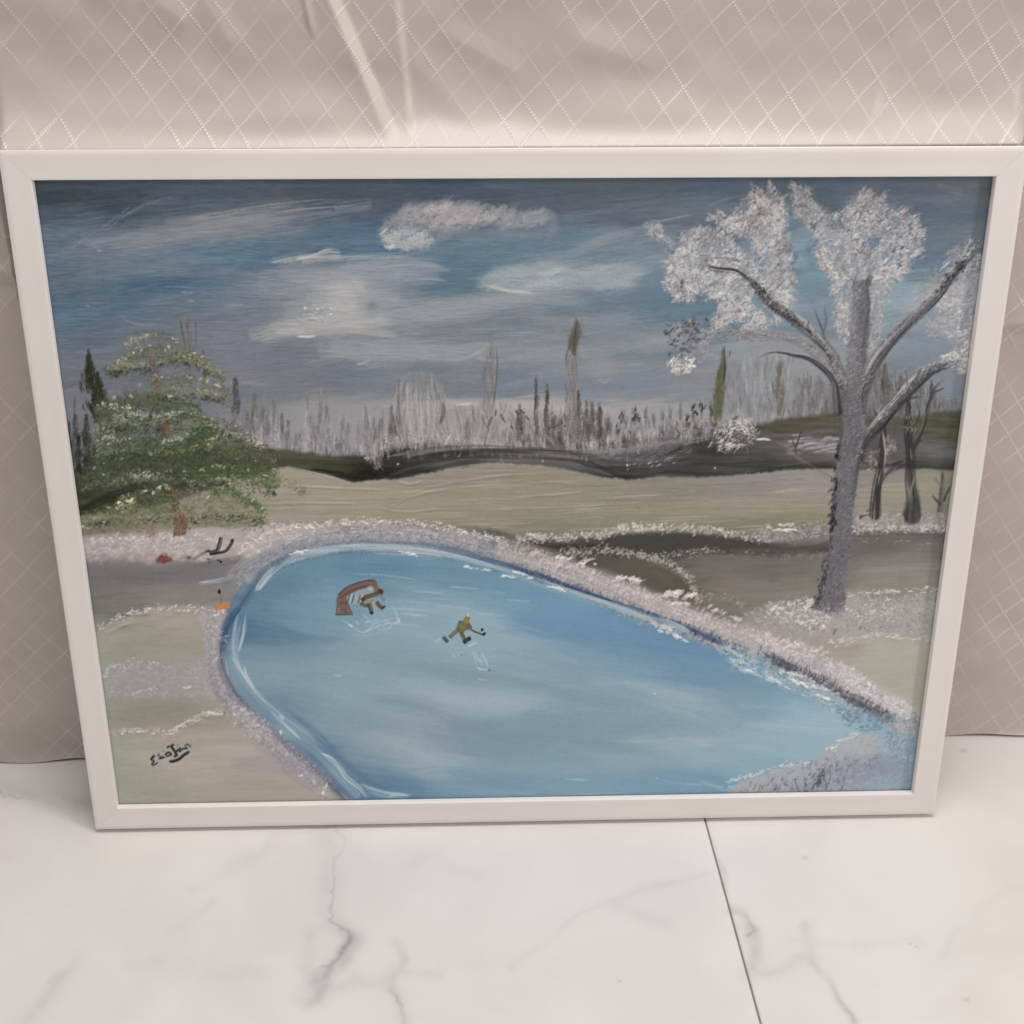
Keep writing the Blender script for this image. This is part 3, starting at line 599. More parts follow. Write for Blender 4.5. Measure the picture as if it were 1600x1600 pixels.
# right: dark path and crests
m2 = poly([(820,846),(870,852),(920,852),(960,838),(1000,834),(1060,832),(1120,838),(1180,848),(1240,852),(1300,850),(1300,862),(1200,872),(1150,868),(1080,864),(1030,874),(990,862),(930,860),(870,862)], 2.5, 2); fill(m2, (66,64,60), .9)
stroke([(812,842),(850,852),(890,855),(940,852)], 8, (52,50,46), .8, .5, .8, .1)
m2 = poly([(915,872),(950,870),(1000,876),(1040,890),(1070,905),(1084,926),(1060,930),(1020,920),(980,905),(940,888)], 3, 2); fill(m2, (84,80,71), .8)
stroke([(890,868),(925,872),(960,872)], 7, (88,80,72), .7, .6, .8, .1)
wisps([(960,882),(1010,895),(1060,915)], 9, 10, (90,86,76), .4, 5, soft=.8, bris=.9)
wisps([(1060,880),(1150,878),(1300,880)], 9, 22, (112,107,101), .4, 7, soft=.8, bris=.9, h=.08)
wisps([(1100,910),(1180,915),(1290,910)], 9, 22, (122,116,107), .4, 8, soft=.8, bris=.9, h=.08)
wisps([(1080,935),(1180,940),(1280,930)], 9, 16, (128,122,112), .4, 7, soft=.8, bris=.9, h=.08)
crest([(806,842),(850,842),(900,838),(940,836),(965,828),(1000,826),(1060,824),(1110,828),(1150,836),(1200,842)], 420, 4, [(178,171,164),(160,153,148),(198,192,184),(142,136,130)], .6, 2.6, 9, 3, .85, 35, 22)
crest([(960,828),(985,824),(1005,826)], 40, 4, WH, .8, 1.6); crest([(1118,828),(1128,830)], 10, 4, WH, .8, 1); crest([(824,836),(850,840)], 20, 4, WH, .7, 2)
crest([(880,862),(940,860),(985,864),(1030,876),(1060,890),(1078,905),(1086,925),(1094,938)], 330, 3.6, [(165,158,150),(150,144,136),(180,174,166)], .5, 2.6, 8, 2, .75, 35, 22)
crest([(1022,870),(1050,868),(1075,864),(1110,860),(1130,862)], 90, 3, [(168,161,153),(150,144,138)], .5, 1.8, 7, 1, .75, 25, 22)
crest([(1130,862),(1180,867),(1240,870),(1300,866)], 60, 2.6, [(140,135,128),(150,145,138)], .4, 2, 7, 1, .6, 10, 20)
crest([(1095,930),(1130,935),(1165,945)], 50, 3, [(158,151,143),(145,138,130)], .4, 3, 8, 2, .6, 25, 20)
# snow strip behind the big tree
dabs(inpoly([(1180,828),(1240,822),(1300,812),(1340,800),(1400,804),(1490,800),(1486,832),(1340,834),(1300,840),(1240,846),(1190,848)], 620), 9, 4, 30, [(148,140,142),(165,157,160),(135,128,130),(176,169,170)], .6, .3, 40)
dabs(inpoly([(1330,822),(1400,824),(1480,822),(1482,830),(1334,834)], 80), 9, 3.5, 30, WH, .8, .6, 30)
crest([(1200,824),(1220,822),(1240,820)], 20, 3.4, WH, .6, 1.4, 10, 0, .8, 0, 12); crest([(1215,830),(1245,829)], 12, 3.4, WH, .6, 1, 12, 0, .9, 0, 8)
stroke([(1200,850),(1250,852),(1300,844)], 9, (104,98,92), .7, .6, .8, .05); stroke([(1200,862),(1260,858),(1300,850)], 12, (86,84,80), .6, .7, .8)
stroke([(1332,836),(1400,838),(1482,838)], 11, (88,85,80), .8, .6, .8, .05)
crest([(1340,844),(1400,846),(1480,852)], 30, 2.4, [(150,148,142)], .4, 1.4, 7, 1, .6, 0, 16)
wisps([(1335,880),(1400,878),(1480,878)], 9, 16, (122,121,114), .4, 9, soft=.8, bris=.9, h=.08)
wisps([(1330,905),(1400,902),(1480,900)], 8, 16, (138,135,126), .4, 7, soft=.8, bris=.9, h=.1)
crest([(1322,930),(1370,927),(1420,925),(1475,920)], 60, 2.8, [(196,192,180),(210,206,196)], .6, 1.1, 9, 1, .85, 5, 10)
# snowy scrub around the foot of the tree
scrub = [(1160,960),(1200,945),(1240,935),(1275,940),(1330,938),(1400,935),(1470,930),(1466,990),(1400,992),(1320,986),(1260,995),(1200,985)]
dabs(inpoly(scrub, 1300), 9, 4.2, 32, [(160,154,150),(172,165,160),(146,141,140),(152,151,150),(135,131,130)], .55, .35, 45)
dabs(inpoly([(1200,945),(1290,935),(1300,985),(1230,975),(1200,965)], 120), 12, 4.5, 25, WH, .85, .9, 35)
dabs(inpoly([(1310,935),(1400,935),(1410,970),(1320,975)], 60), 9, 3.2, 30, WH, .75, .7, 35)
dabs([(1345,982),(1378,981),(1305,988),(1344,957),(1272,984)], 9, 4, 40, [(95,92,88)], .8, .2, 40)
crest([(1296,1006),(1330,1000),(1370,994),(1410,997),(1455,999)], 90, 3, [(205,203,188),(190,188,172)], .6, 1.2, 10, 1, .85, 8, 12)
wisps([(1310,1016),(1370,1010),(1450,1020)], 14, 16, (164,162,148), .4, 9, soft=.9, bris=.9, h=.05)
wisps([(1330,1050),(1400,1060),(1450,1050)], 14, 12, (156,158,144), .4, 12, soft=.9, bris=.9)

# ---- the pond
outer = [(350,1010),(352,980),(362,950),(374,915),(400,885),(450,858),(520,845),(600,840),(680,848),(760,860),(830,875),(900,905),(960,928),(1030,955),(1100,985),(1180,1012),(1250,1045),(1320,1085),(1380,1125),(1430,1150),(1440,1250),(560,1256),(530,1240),(480,1196),(430,1150),(385,1105),(356,1060)]
m = poly(outer, 2.5, 1.2)
ps = [(385,990,70,100,132),(430,900,84,117,144),(410,940,86,116,142),(470,880,95,128,152),(600,880,86,120,148),(700,890,98,130,154),(800,920,98,134,160),(460,950,108,137,157),(560,920,104,134,154),(650,930,116,144,162),(650,960,126,151,167),(750,950,120,149,168),(850,960,98,134,163),(930,985,92,128,158),(900,1010,110,139,161),(400,1010,112,138,156),(450,1050,116,139,155),(600,1030,123,145,159),(750,1000,130,154,169),(700,1050,120,143,157),(550,1080,127,147,159),(640,1075,131,150,163),(700,1105,140,154,165),(780,1100,140,154,165),(620,1160,136,149,159),(660,1190,138,151,162),(600,1175,132,147,159),(500,1130,118,139,155),(440,1100,104,128,149),(500,1180,84,114,142),(560,1220,82,112,142),(560,1180,112,135,153),(820,1060,128,149,163),(900,1070,126,148,163),(1000,1050,110,138,160),(1060,1030,92,126,156),(1100,1050,96,129,157),(1000,1100,126,147,163),(1080,1095,134,153,166),(900,1110,116,138,155),(820,1130,112,135,153),(760,1150,116,138,154),(900,1150,120,141,157),(1000,1150,112,136,154),(1100,1130,122,144,160),(1100,1165,134,154,168),(1000,1170,128,149,163),(800,1230,110,139,159),(700,1230,108,137,158),(900,1220,114,141,160),(1000,1230,108,138,161),(1100,1225,104,136,160),(620,1235,84,115,146),(1200,1150,132,158,174),(1300,1120,138,163,178),(1250,1080,114,146,166),(1180,1050,98,132,158),(1150,1085,112,140,160),(1330,1140,136,161,175),(1200,1200,122,151,169),(1250,1180,128,156,172),(1370,1140,118,146,164),(1400,1180,110,134,150),(1380,1220,120,138,152)]
PST = shear(fbm(130, 9, 111, 3), .13)
rbf(ps, (46, 20), m, PST, 12)
IMG += (m * (PST * 3.2 + fbm(30, 2.4, 115, 2) * 1.8))[..., None]; HGT *= 1 - m; HGT += m * PST * .08
PDP = [(380,900),(600,850),(800,890),(1100,1000),(1390,1130),(1250,1190),(1100,1250),(600,1250),(440,1120),(360,1020)]
scumble(PDP, 300, (60, 200), (10, 26), (-8, 4), 4, .45, .03)
scumble(PDP, 220, (30, 90), (4, 9), (-8, 4), 5, .35, .08)
IMG += (m * .9)[..., None] * C3((1, 8, 10))
for p, w, c, a in [([(600,1060),(680,1082),(760,1098),(860,1104)],30,(152,170,181),.34),([(560,1088),(640,1105),(720,1130),(800,1140)],26,(112,135,152),.4),([(570,1150),(620,1165),(680,1190),(720,1200)],24,(152,170,181),.32),
 ([(640,1040),(740,1056),(860,1075)],20,(114,137,154),.35),([(940,1060),(1010,1075),(1080,1097),(1120,1108)],16,(156,171,180),.36),([(800,1062),(900,1085),(1000,1110),(1100,1140)],24,(110,134,154),.32),([(960,1160),(1060,1162),(1150,1156)],20,(154,170,181),.34),
 ([(760,1150),(900,1165),(1020,1185)],26,(108,134,153),.3),([(640,945),(720,955),(800,975)],20,(138,160,174),.4),([(700,985),(800,1000),(900,1040)],24,(140,160,172),.32),([(760,1205),(900,1200),(1050,1205)],16,(134,154,168),.35)]:
    for q in range(9): stroke([(x + rng.normal(0, 16), y + rng.normal(0, w * .28)) for x, y in p], w * rng.uniform(.35, .9), c, a * .42, 1.5, .7, .02, (.4, .45), 0, None, int(rng.integers(1e6)), .2)
for x, y, L in [(535,898,120),(600,952,80),(640,925,60),(660,935,50),(680,948,60),(622,960,50),(700,918,50),(750,925,40),(790,938,40),(640,962,24),(560,906,60),(620,940,50),(1040,1156,60),(1080,1164,50),(880,1218,40),(1060,1226,40),(600,975,60),(740,960,50),(800,905,24),(745,1062,18),(520,1056,14)]:
    stroke([(x,y),(x+L*.5,y+1.5),(x+L,y+L*.08)], 2.6, (168,184,193), .6, .6, .8, .25, dry=.2)
dabs([(1023,1085),(1027,1217)], 4, 3, 0, [(190,205,212)], .9, .5)

# blue shadow line and the frosted bank round the pond
bank_top = [(372,905),(392,880),(420,862),(470,845),(530,838),(600,838),(660,842),(720,850),(780,864),(830,882),(880,905),(920,925),(960,942),(1020,962),(1080,985),(1140,1005),(1180,1022),(1230,1052),(1290,1088),(1340,1110),(1385,1128)]
stroke([(340,1060),(344,1030),(350,1000),(358,965),(372,930),(392,900),(420,880),(455,862),(500,850),(560,845),(620,848),(680,850),(740,862),(800,880),(860,902),(920,928)], 12, (78,104,138), .75, .8, .8, .05, (.1,.1))
# left outer dark line
stroke([(350,990),(346,1030),(352,1065),(375,1100),(410,1135),(460,1180),(510,1222),(550,1262)], 17, (96,100,120), .7, .9, .7, .05, (.15,.02))
stroke([(368,950),(350,985),(344,1020),(350,1050)], 14, (62,88,122), .85, .8, .8, .05)
stroke([(405,905),(385,935),(372,955)], 14, (72,104,138), .8, .9, .8, .05)
# right bank: blue dark under edge
stroke([(690,872),(760,872),(840,898),(900,922),(960,945),(1020,966),(1070,985),(1110,1005),(1160,1022)], 13, (70,94,128), .85, .7, .8, .05, (.3,.1))
stroke([(840,895),(900,925),(950,945),(1010,965),(1060,980)], 8, (44,68,108), .75, .7, .9, .05)
stroke([(1120,1000),(1150,1015),(1165,1022)], 7, (50,72,105), .8, .6, .8, .05)
for p, w, c in [([(366,930),(376,905),(396,882),(430,862),(480,848),(540,838),(600,835),(660,838),(720,848),(790,862)],30,(136,137,147)),
 ([(770,858),(840,880),(900,903),(960,926),(1020,950),(1080,972),(1140,995),(1190,1012)],42,(170,162,159)),([(1180,1004),(1220,1026),(1270,1050),(1320,1072),(1370,1098),(1410,1122),(1424,1145)],38,(164,158,158)),
 ([(340,950),(332,990),(330,1030),(336,1065),(354,1095),(390,1130),(430,1168),(474,1206),(505,1236)],24,(146,145,152))]:
    stroke(p, w * .95, c, .65, 1.1, .6, .5, (.05,.08), blunt=.8); wisps(p, w * .3, 30, (172,169,168), .5, w * .16, soft=.5, bris=.9, h=.4); wisps(p, w * .3, 22, (140,134,140), .45, w * .2, soft=.5, bris=.9, h=.3)
# bank body: grey-lavender rough snow
def bank(pts_mid, wid, n, cols, ang, a=.6, h=.4, ln=12):
    P = spline(pts_mid, 2.0); k = rng.integers(0, len(P), n); o = P[k, :2].copy(); w = P[k, 2] if P.shape[1] > 2 else wid
    o[:, 1] += rng.uniform(-.5, .5, n) * w; o[:, 0] += rng.normal(0, 2, n)
    dabs(o, ln, 4.2, ang, cols, a, h, 22)
BG = [(142,144,152),(122,128,142),(158,156,160),(108,116,134)]
bank([(372,912,16),(395,890,18),(430,868,24),(480,855,28),(540,846,28),(600,843,28),(660,846,26),(720,856,28),(780,868,34)], 24, 1300, BG, 45, .6, .35, 9)
bank([(400,900,10),(440,880,12),(500,864,12),(580,856,14),(650,858,14),(720,870,14),(790,888,16)], 12, 420, [(92,104,126),(108,114,130),(78,94,122),(130,132,142)], 55, .6, .2, 8)
bank([(780,858,30),(840,880,36),(900,905,44),(960,930,46),(1020,955,40),(1080,978,36),(1140,1000,36),(1180,1014,34)], 36, 1500, [(165,156,153),(176,168,163),(152,145,144),(186,178,172)], 50, .6, .35, 13)
bank([(800,885,10),(860,908,12),(920,930,12),(980,952,12),(1040,972,12),(1100,992,14),(1170,1022,16)], 12, 420, [(100,106,122),(80,94,120),(122,122,132),(66,84,114)], 60, .65, .2, 12)
bank([(1170,1008,26),(1220,1030,34),(1270,1055,40),(1320,1080,40),(1370,1105,36),(1410,1130,34),(1426,1150,30)], 34, 1200, [(160,156,158),(172,167,167),(146,144,150),(180,174,172)], 55, .6, .4, 13)
# bank crest, white
crest([(372,862),(410,838),(460,824),(520,818),(570,815),(620,816),(680,820),(720,830),(780,842)], 330, 3.4, [(205,196,186),(188,180,172),(218,210,200)], .8, 1.8, 8, 3, .85, 12, 22)
dabs(inpoly([(440,828),(600,818),(740,838),(760,856),(600,838),(440,848)], 260), 10, 4, 20, [(176,170,168),(160,156,158),(188,181,176)], .55, .5, 30)
crest([(395,858),(430,842),(470,836)], 40, 3, WH, .6, 1.5, 9, 0, .7, 15, 14); crest([(385,872),(420,852)], 20, 3, WH, .5, 1.5, 8, 0, .6, 25)
crest([(860,880),(900,890),(930,880)], 16, 4, WH, .8, 2, 12, 0, .85, 10, 12)
for p in [[(870,870),(890,876)],[(900,884),(920,878)],[(960,906),(985,904),(998,912)],[(1045,930),(1062,926)],[(1070,934),(1085,930)],[(1052,944),(1076,946)],[(1100,948),(1130,958),(1165,974)],[(985,905),(1000,914)],[(1040,930),(1060,935)]]:
    crest(p, 16, 4.5, [(208,200,192),(194,186,180)], .9, 2, 13, 0, .85, 20, 20)
dabs(inpoly([(820,860),(900,885),(1000,920),(1060,945),(1160,980),(1230,1000),(1180,1000),(1060,965),(940,915),(840,880)], 260), 15, 4.2, 50, [(196,188,182),(180,172,168),(166,158,156)], .65, .5, 22)
dabs(inpoly([(1180,985),(1230,1000),(1300,1020),(1290,1030),(1240,1030),(1190,1010)], 130), 14, 4.6, 40, [(206,198,192),(190,182,178),(172,165,163)], .75, .7, 28)
dabs(inpoly([(1280,1030),(1330,1045),(1362,1070),(1340,1075),(1300,1060)], 110), 14, 5, 40, [(200,194,190),(182,177,175),(168,166,166)], .7, .7, 28)
dabs(inpoly([(1330,1072),(1380,1085),(1420,1105),(1430,1130),(1400,1125),(1350,1090)], 150), 14, 5, 30, [(188,184,182),(174,171,170),(200,196,192)], .7, .6, 28)
stroke([(1355,1068),(1362,1072)], 5, (222,218,212), .9, .4, .4, .6)
# dark fringe at right bank
for p, w in [([(1195,1020),(1225,1038),(1250,1048)],14),([(1270,1055),(1300,1072),(1330,1092)],17),([(1325,1088),(1360,1105),(1395,1128)],20)]:
    stroke(p, w, (76,82,96), .85, .7, .8, .1, (.2,.2))
dabs(along([(1190,1022),(1230,1040),(1280,1060),(1330,1092),(1395,1124)], 220, 5), 14, 3.4, 62, [(72,76,90),(92,96,108),(60,66,80)], .75, .2, 18)
dabs(along([(1200,1010),(1250,1034),(1300,1062),(1350,1090),(1395,1112)], 150, 3), 14, 2.8, 62, [(190,184,182),(170,165,166)], .75, .5, 18)
dabs(along([(560,846),(680,852),(780,872),(860,900),(960,940),(1080,985)], 200, 6), 9, 2.4, 60, [(180,176,178),(160,158,164)], .65, .4, 18)
for q in range(2):
    stroke([(392,912),(420,888),(460,868),(520,856),(600,853),(660,856),(720,866),(790,888),(850,910)], 20 - q * 8, (92,104,128), .34, .9, .7, .02, (.08,.15), blunt=.6)
dabs(along([(395,906),(430,884),(480,866),(560,856),(640,856),(720,868),(790,888)], 260, 5), 8, 3, 55, [(104,112,134),(82,96,124),(138,140,152)], .6, .3, 25)
for p, w, c, a in [([(410,892),(440,874),(480,860),(540,852),(600,850),(660,853),(720,862),(780,878)],6,(84,104,132),.55),
 ([(700,866),(760,876),(820,893),(880,914),(940,936),(1000,956),(1060,977),(1110,998),(1160,1018)],8,(52,74,110),.8),([(840,898),(900,921),(950,940),(1000,955)],5,(34,58,98),.7),
 ([(404,905),(384,935),(368,958),(352,985),(346,1018),(350,1050),(366,1084),(400,1122),(440,1160),(490,1204),(530,1242),(545,1258)],7,(66,82,110),.75),([(374,950),(354,984),(347,1015)],7,(38,64,104),.7)]:
    stroke(p, w, c, a, .9, .8, .04, (.1,.1), blunt=.7)
dabs(along([(820,893),(880,914),(940,936),(1000,956),(1060,977),(1150,1014)], 150, 2.5), 9, 3, 60, [(48,66,100),(64,84,116),(40,56,88)], .75, .1, 16)
# light ice line inside the edge
def ice(p, w, n, cols=((150,172,184),(172,186,192),(135,160,176)), a=.75, h=.25, spread=3):
    for q in range(n):
        S = spline(p, 3.0)[:, :2]; t0 = rng.integers(0, max(1, int(len(S) * .7))); t1 = min(len(S), t0 + rng.integers(12, 60))
        S = S[t0:t1:4] + rng.normal(0, spread, 2)
        if len(S) > 1: stroke(S.tolist(), w * rng.uniform(.5, 1.2), cols[rng.integers(len(cols))], a * rng.uniform(.5, 1), .5, .8, h, seed=int(rng.integers(1e6)))
stroke([(398,925),(430,895),(470,872),(530,860),(590,856),(640,858),(720,872),(800,896),(880,925),(960,948),(1000,960)], 12, (132,158,174), .7, .7, .9, .15, (.1,.1))
ice([(396,930),(425,895),(465,870),(520,860),(590,856),(640,858),(720,872),(800,896),(850,912)], 5, 46)
ice([(830,902),(880,920),(920,935),(980,955),(1030,972)], 4.5, 26, a=.7, spread=2)
ice([(560,858),(640,862),(700,870)], 5, 14, ((170,172,172),(160,170,176)), .7, .3)
for p in [[(728,886),(750,890),(765,892)],[(785,900),(805,904)],[(790,892),(812,896),(830,904)],[(628,864),(650,868)],[(455,868),(475,862)],[(860,918),(880,924)]]: crest(p, 12, 3.4, [(214,216,214),(196,200,202)], .8, 1.2, 9, 0, .85, -8, 12)
stroke([(402,925),(412,912),(426,896)], 5, (176,190,196), .85, .4, .8, .4); stroke([(398,926),(404,914)], 4, (190,202,206), .8, .4, .6, .4)
ice([(1000,958),(1040,972),(1080,990)], 5, 16, a=.7, spread=3)
for p in [[(1030,985),(1050,992),(1072,1004)],[(1022,978),(1045,984)],[(1120,1012),(1140,1014),(1155,1030)],[(1145,1036),(1170,1038)],[(1160,1048),(1180,1050)]]:
    crest(p, 20, 5, [(205,205,204),(184,192,196),(168,180,188)], .9, 2.5, 12, 0, .85, -25, 16)
dabs(inpoly([(1110,1005),(1150,1010),(1200,1028),(1210,1048),(1190,1058),(1150,1045)], 110), 14, 5, -15, [(140,164,178),(160,176,184),(125,152,170)], .65, .35, 22)
dabs(inpoly([(1190,1040),(1240,1055),(1300,1080),(1330,1100),(1340,1125),(1300,1112),(1240,1080),(1190,1062)], 330), 12, 4.6, -10, [(140,160,174),(158,172,180),(120,146,166),(170,178,184)], .65, .4, 30)
for p in [[(1222,1051),(1240,1054),(1258,1060)],[(1240,1066),(1262,1072)],[(1268,1072),(1290,1078)],[(1270,1084),(1312,1100)],[(1200,1060),(1230,1076)],[(1236,1064),(1256,1072)]]:
    crest(p, 16, 4, [(205,206,206),(190,196,200)], .9, 1.6, 10, 0, .85, -18, 18)
dabs(inpoly([(1300,1100),(1380,1120),(1380,1145),(1330,1140)], 120), 12, 5, 0, [(104,134,158),(124,150,168),(90,120,146)], .6, .2, 30)
# left inner ice ribbon
stroke([(376,966),(368,990),(366,1020),(374,1050),(390,1078),(420,1110),(460,1150),(500,1182),(530,1215),(562,1250)], 13, (128,154,172), .85, .6, .9, .25, (.1,.02))
stroke([(352,1020),(362,1050),(385,1085),(420,1120)], 9, (112,138,160), .8, .6, .9, .2)
for p in [[(372,958),(366,985),(364,1018),(376,1050)],[(384,960),(380,990),(372,1022)],[(346,1018),(352,1040),(356,1060)],[(376,1050),(395,1078),(420,1105)],[(380,1040),(388,1062),(410,1090)],[(358,1022),(376,1050),(400,1085)],[(420,1112),(450,1138),(470,1158)]]:
    stroke(p, 5, (176,190,198), .8, .4, .9, .5)
stroke([(436,1118),(444,1126)], 3.5, (206,216,220), .9, .4, .4, .4)
stroke([(390,1078),(440,1120),(480,1150),(498,1172)], 5, (150,172,186), .6, .5, .8, .2)
stroke([(496,1176),(515,1186),(530,1200),(540,1216),(560,1232),(575,1250)], 8, (172,182,188), .85, .5, .8, .5)
stroke([(500,1178),(520,1188),(532,1202),(540,1214)], 3, (215,220,222), .9, .4, .6, .6)
stroke([(440,1105),(490,1145),(530,1185),(580,1225),(620,1245)], 13, (78,108,142), .7, 1, .7, 0)
stroke([(604,1248),(620,1243),(642,1245)], 4, (200,212,218), .85, .4, .6, .5); ice([(560,1225),(590,1240),(640,1246)], 4, 14, a=.6)
ice([(700,1243),(800,1246),(1000,1242)], 4, 8, a=.4)
# left bank, lavender frost
bank([(338,960,10),(330,990,14),(328,1020,16),(334,1060,18),(352,1092,26),(385,1125,34),(425,1162,40),(470,1200,44),(510,1236,40)], 20, 1250, [(156,153,157),(142,141,150),(168,163,163),(130,131,144)], 35, .55, .45, 9)
bank([(336,1000,8),(342,1050,8),(366,1090,10),(410,1130,12),(460,1175,14),(520,1228,14)], 10, 260, [(118,116,132),(132,130,142)], 35, .6, .2, 8)
dabs(inpoly([(310,955),(345,950),(350,1010),(335,1040),(318,1030)], 170), 9, 4, 25, [(168,162,164),(182,176,176),(150,146,152)], .6, .5, 35)
dabs(inpoly([(350,1100),(400,1115),(430,1150),(400,1160),(370,1140)], 90), 9, 4, 30, [(186,178,174),(200,194,190),(170,163,162)], .7, .6, 35)
dabs([(403,1156),(470,1213),(508,1232),(426,1172),(448,1180),(490,1224),(438,1146),(505,1240),(510,1226)], 8, 5, 60, [(205,202,196)], .85, .7, 30)
crest([(325,958),(345,956),(350,962)], 16, 4, WH, .8, 2)
# bottom right frosted hummock
hm = [(1140,1240),(1160,1222),(1200,1208),(1240,1198),(1275,1190),(1290,1170),(1320,1152),(1350,1146),(1400,1150),(1430,1150),(1432,1245),(1140,1246)]
m2 = poly(hm, 4, 2); hs = [(1180,1225,148,148,152),(1240,1212,146,146,152),(1300,1180,146,150,150),(1340,1160,152,154,150),(1380,1160,134,148,158),(1420,1180,110,134,150),(1330,1200,120,124,136),(1380,1195,118,124,136),(1300,1220,130,134,142),(1240,1232,126,126,132),(1380,1225,122,140,154),(1420,1225,112,132,148),(1180,1238,140,136,134)]
hs = [(a, b, c + 8, d + 13, e + 18) for a, b, c, d, e in hs]; rbf(hs, (26, 14), m2, GST, 8); HGT += m2 * .2
dabs(inpoly(hm, 650), 12, 4.4, 50, [(158,166,174),(144,154,166),(132,144,158),(150,156,164)], .4, .25, 35)
dabs(inpoly([(1390,1110),(1432,1120),(1428,1200),(1400,1190),(1370,1130)], 150), 12, 4, 25, [(112,138,156),(150,165,174),(134,154,168),(96,122,142)], .65, .5, 35)
dabs(inpoly([(1290,1185),(1380,1180),(1386,1200),(1300,1210),(1280,1225),(1180,1236),(1190,1220)], 90), 10, 4, 60, [(100,106,122),(112,118,132),(86,92,108)], .45, .2, 30)
dabs(inpoly([(1150,1232),(1330,1205),(1320,1236),(1150,1240)], 60), 11, 3.5, 65, [(78,80,90),(110,110,118),(60,64,76)], .6, .2, 25)
dabs(along([(1285,1200),(1282,1215),(1276,1230)], 22, 3), 9, 4, 60, [(66,68,80)], .75, .2)
dabs([(1175,1234),(1180,1230),(1168,1232),(1160,1236)], 12, 4, 60, [(172,160,148),(120,110,100)], .8, .3)
crest([(1165,1215),(1200,1205),(1240,1196),(1262,1193)], 60, 3.4, WH, .8, 1.4, 9, 1, .85, 12, 14)
crest([(1296,1173),(1315,1158),(1345,1148)], 40, 3, [(196,196,188)], .7, 1.4, 8, 1, .8, 35, 14)
crest([(1130,1228),(1150,1220),(1170,1215)], 20, 3, [(180,192,198)], .6, 2, 8)
wisps([(1100,1226),(1130,1235),(1160,1236)], 4, 5, (160,180,190), .6, 3, soft=.5, bris=.8)

# ---- small bare trees, right
def twig(p, w, c=(58,56,56), a=.92, h=.3, **k): stroke(p, w, c, a, .35, .6, h, k.pop('taper', (.02, .5)), **k)
m2 = np.exp(-((XX-1385)/30)**2-((YY-670)/40)**2); fill(m2*.5,(92,90,90))
twig([(1368,804,1.3),(1370,770,1),(1376,735,.9),(1380,700,.8),(1382,660,.6),(1376,640,.4)], 15, (50,48,50), .95, .3, taper=(0,.3), col2=(38,36,38))
twig([(1374,760),(1392,735),(1410,722),(1422,714)], 5, (70,68,68)); twig([(1376,750),(1362,730),(1356,712)], 3, (110,106,104))
stroke([(1371,800),(1364,790),(1358,785)], 3, (60,58,58), .8)
stroke([(1380,740),(1384,710),(1380,672)], 3.5, (175,165,160), .8, .4, .8, .5); stroke([(1372,760),(1378,735)], 2.5, (150,144,140), .7, .4, .8, .4)
stroke([(1376,652),(1374,640),(1378,632)], 4, (170,160,154), .75, .5, .8, .3); stroke([(1390,690),(1398,705)], 4, (165,152,148), .7, .5, .8, .3)
dabs(inpoly([(1352,705),(1372,700),(1372,735),(1360,735)], 30), 10, 3.4, 60, [(172,162,156),(90,86,84),(140,132,128)], .8, .4, 35)
dabs(inpoly([(1384,682),(1400,684),(1402,705),(1386,712)], 18), 10, 3.4, -60, [(165,152,148),(130,122,118)], .7, .4, 25)
twig([(1426,806,1.6),(1428,780,1.2),(1424,750,1),(1424,715,.85),(1420,680,.75),(1420,640,.6),(1422,610,.4)], 18, (52,52,54), .95, .3, taper=(0,.3), col2=(34,34,36))
stroke([(1412,806),(1418,795)], 5, (60,60,62), .85); stroke([(1436,800),(1432,780)], 6, (56,56,58), .85)
twig([(1424,712),(1434,690),(1444,664),(1452,635),(1460,612),(1470,598),(1478,594)], 7, (48,46,48))
twig([(1424,640),(1416,622),(1410,612)], 4, (52,50,52)); twig([(1382,672),(1392,650),(1396,640)], 4, (56,54,56)); twig([(1382,664),(1372,652),(1366,640)], 4, (56,54,56)); twig([(1426,668),(1436,655),(1438,640)], 3.5, (56,54,56))
twig([(1460,614),(1470,610),(1478,606)], 3, (56,54,54)); twig([(1456,625),(1458,605),(1456,594)], 6, (70,66,66)); twig([(1456,618),(1455,600)], 4, (60,58,58))
stroke([(1430,690),(1440,672),(1448,640)], 2.5, (168,160,156), .8, .4, .8, .5); stroke([(1425,790),(1424,770),(1430,745)], 2.5, (150,146,144), .7, .4, .8, .4)
stroke([(1426,720),(1424,700)], 3, (165,158,150), .7, .4, .8, .4)
twig([(1430,700),(1438,690),(1444,688)], 3, (60,58,58)); dabs(inpoly([(1414,650),(1430,650),(1430,675),(1416,680)], 20), 10, 3.6, 80, [(140,130,124),(70,66,66),(165,155,150)], .8, .4)
twig([(1374,748),(1392,738),(1410,730),(1424,718)], 4, (50,48,48)); stroke([(1392,728),(1412,722)], 5, (46,44,46), .8)
twig([(1470,802,1.2),(1472,780,1),(1474,750,.8),(1474,735,.6)], 9, (84,82,82), .9); twig([(1472,790),(1462,780),(1457,772)], 4.5, (60,58,58)); twig([(1475,785),(1482,768),(1488,758)], 4.5, (58,56,56)); twig([(1473,765),(1463,750),(1458,745)], 3.4, (110,106,104)); twig([(1473,750),(1474,738)], 4.5, (50,48,48))
dabs(along([(1344,812),(1352,806),(1362,800)], 12, 2), 7, 4, 40, [(88,80,80)], .8, .2)
# ghostly fallen-looking limb left of trunk
stroke([(1304,752),(1275,735),(1245,715),(1225,696),(1202,690)], 8, (112,106,104), .8, .6, .8, .2, (.05,.4)); twig([(1246,712),(1240,690),(1236,676)], 3, (62,60,60)); twig([(1244,700),(1250,682),(1252,672)], 3, (62,60,60))

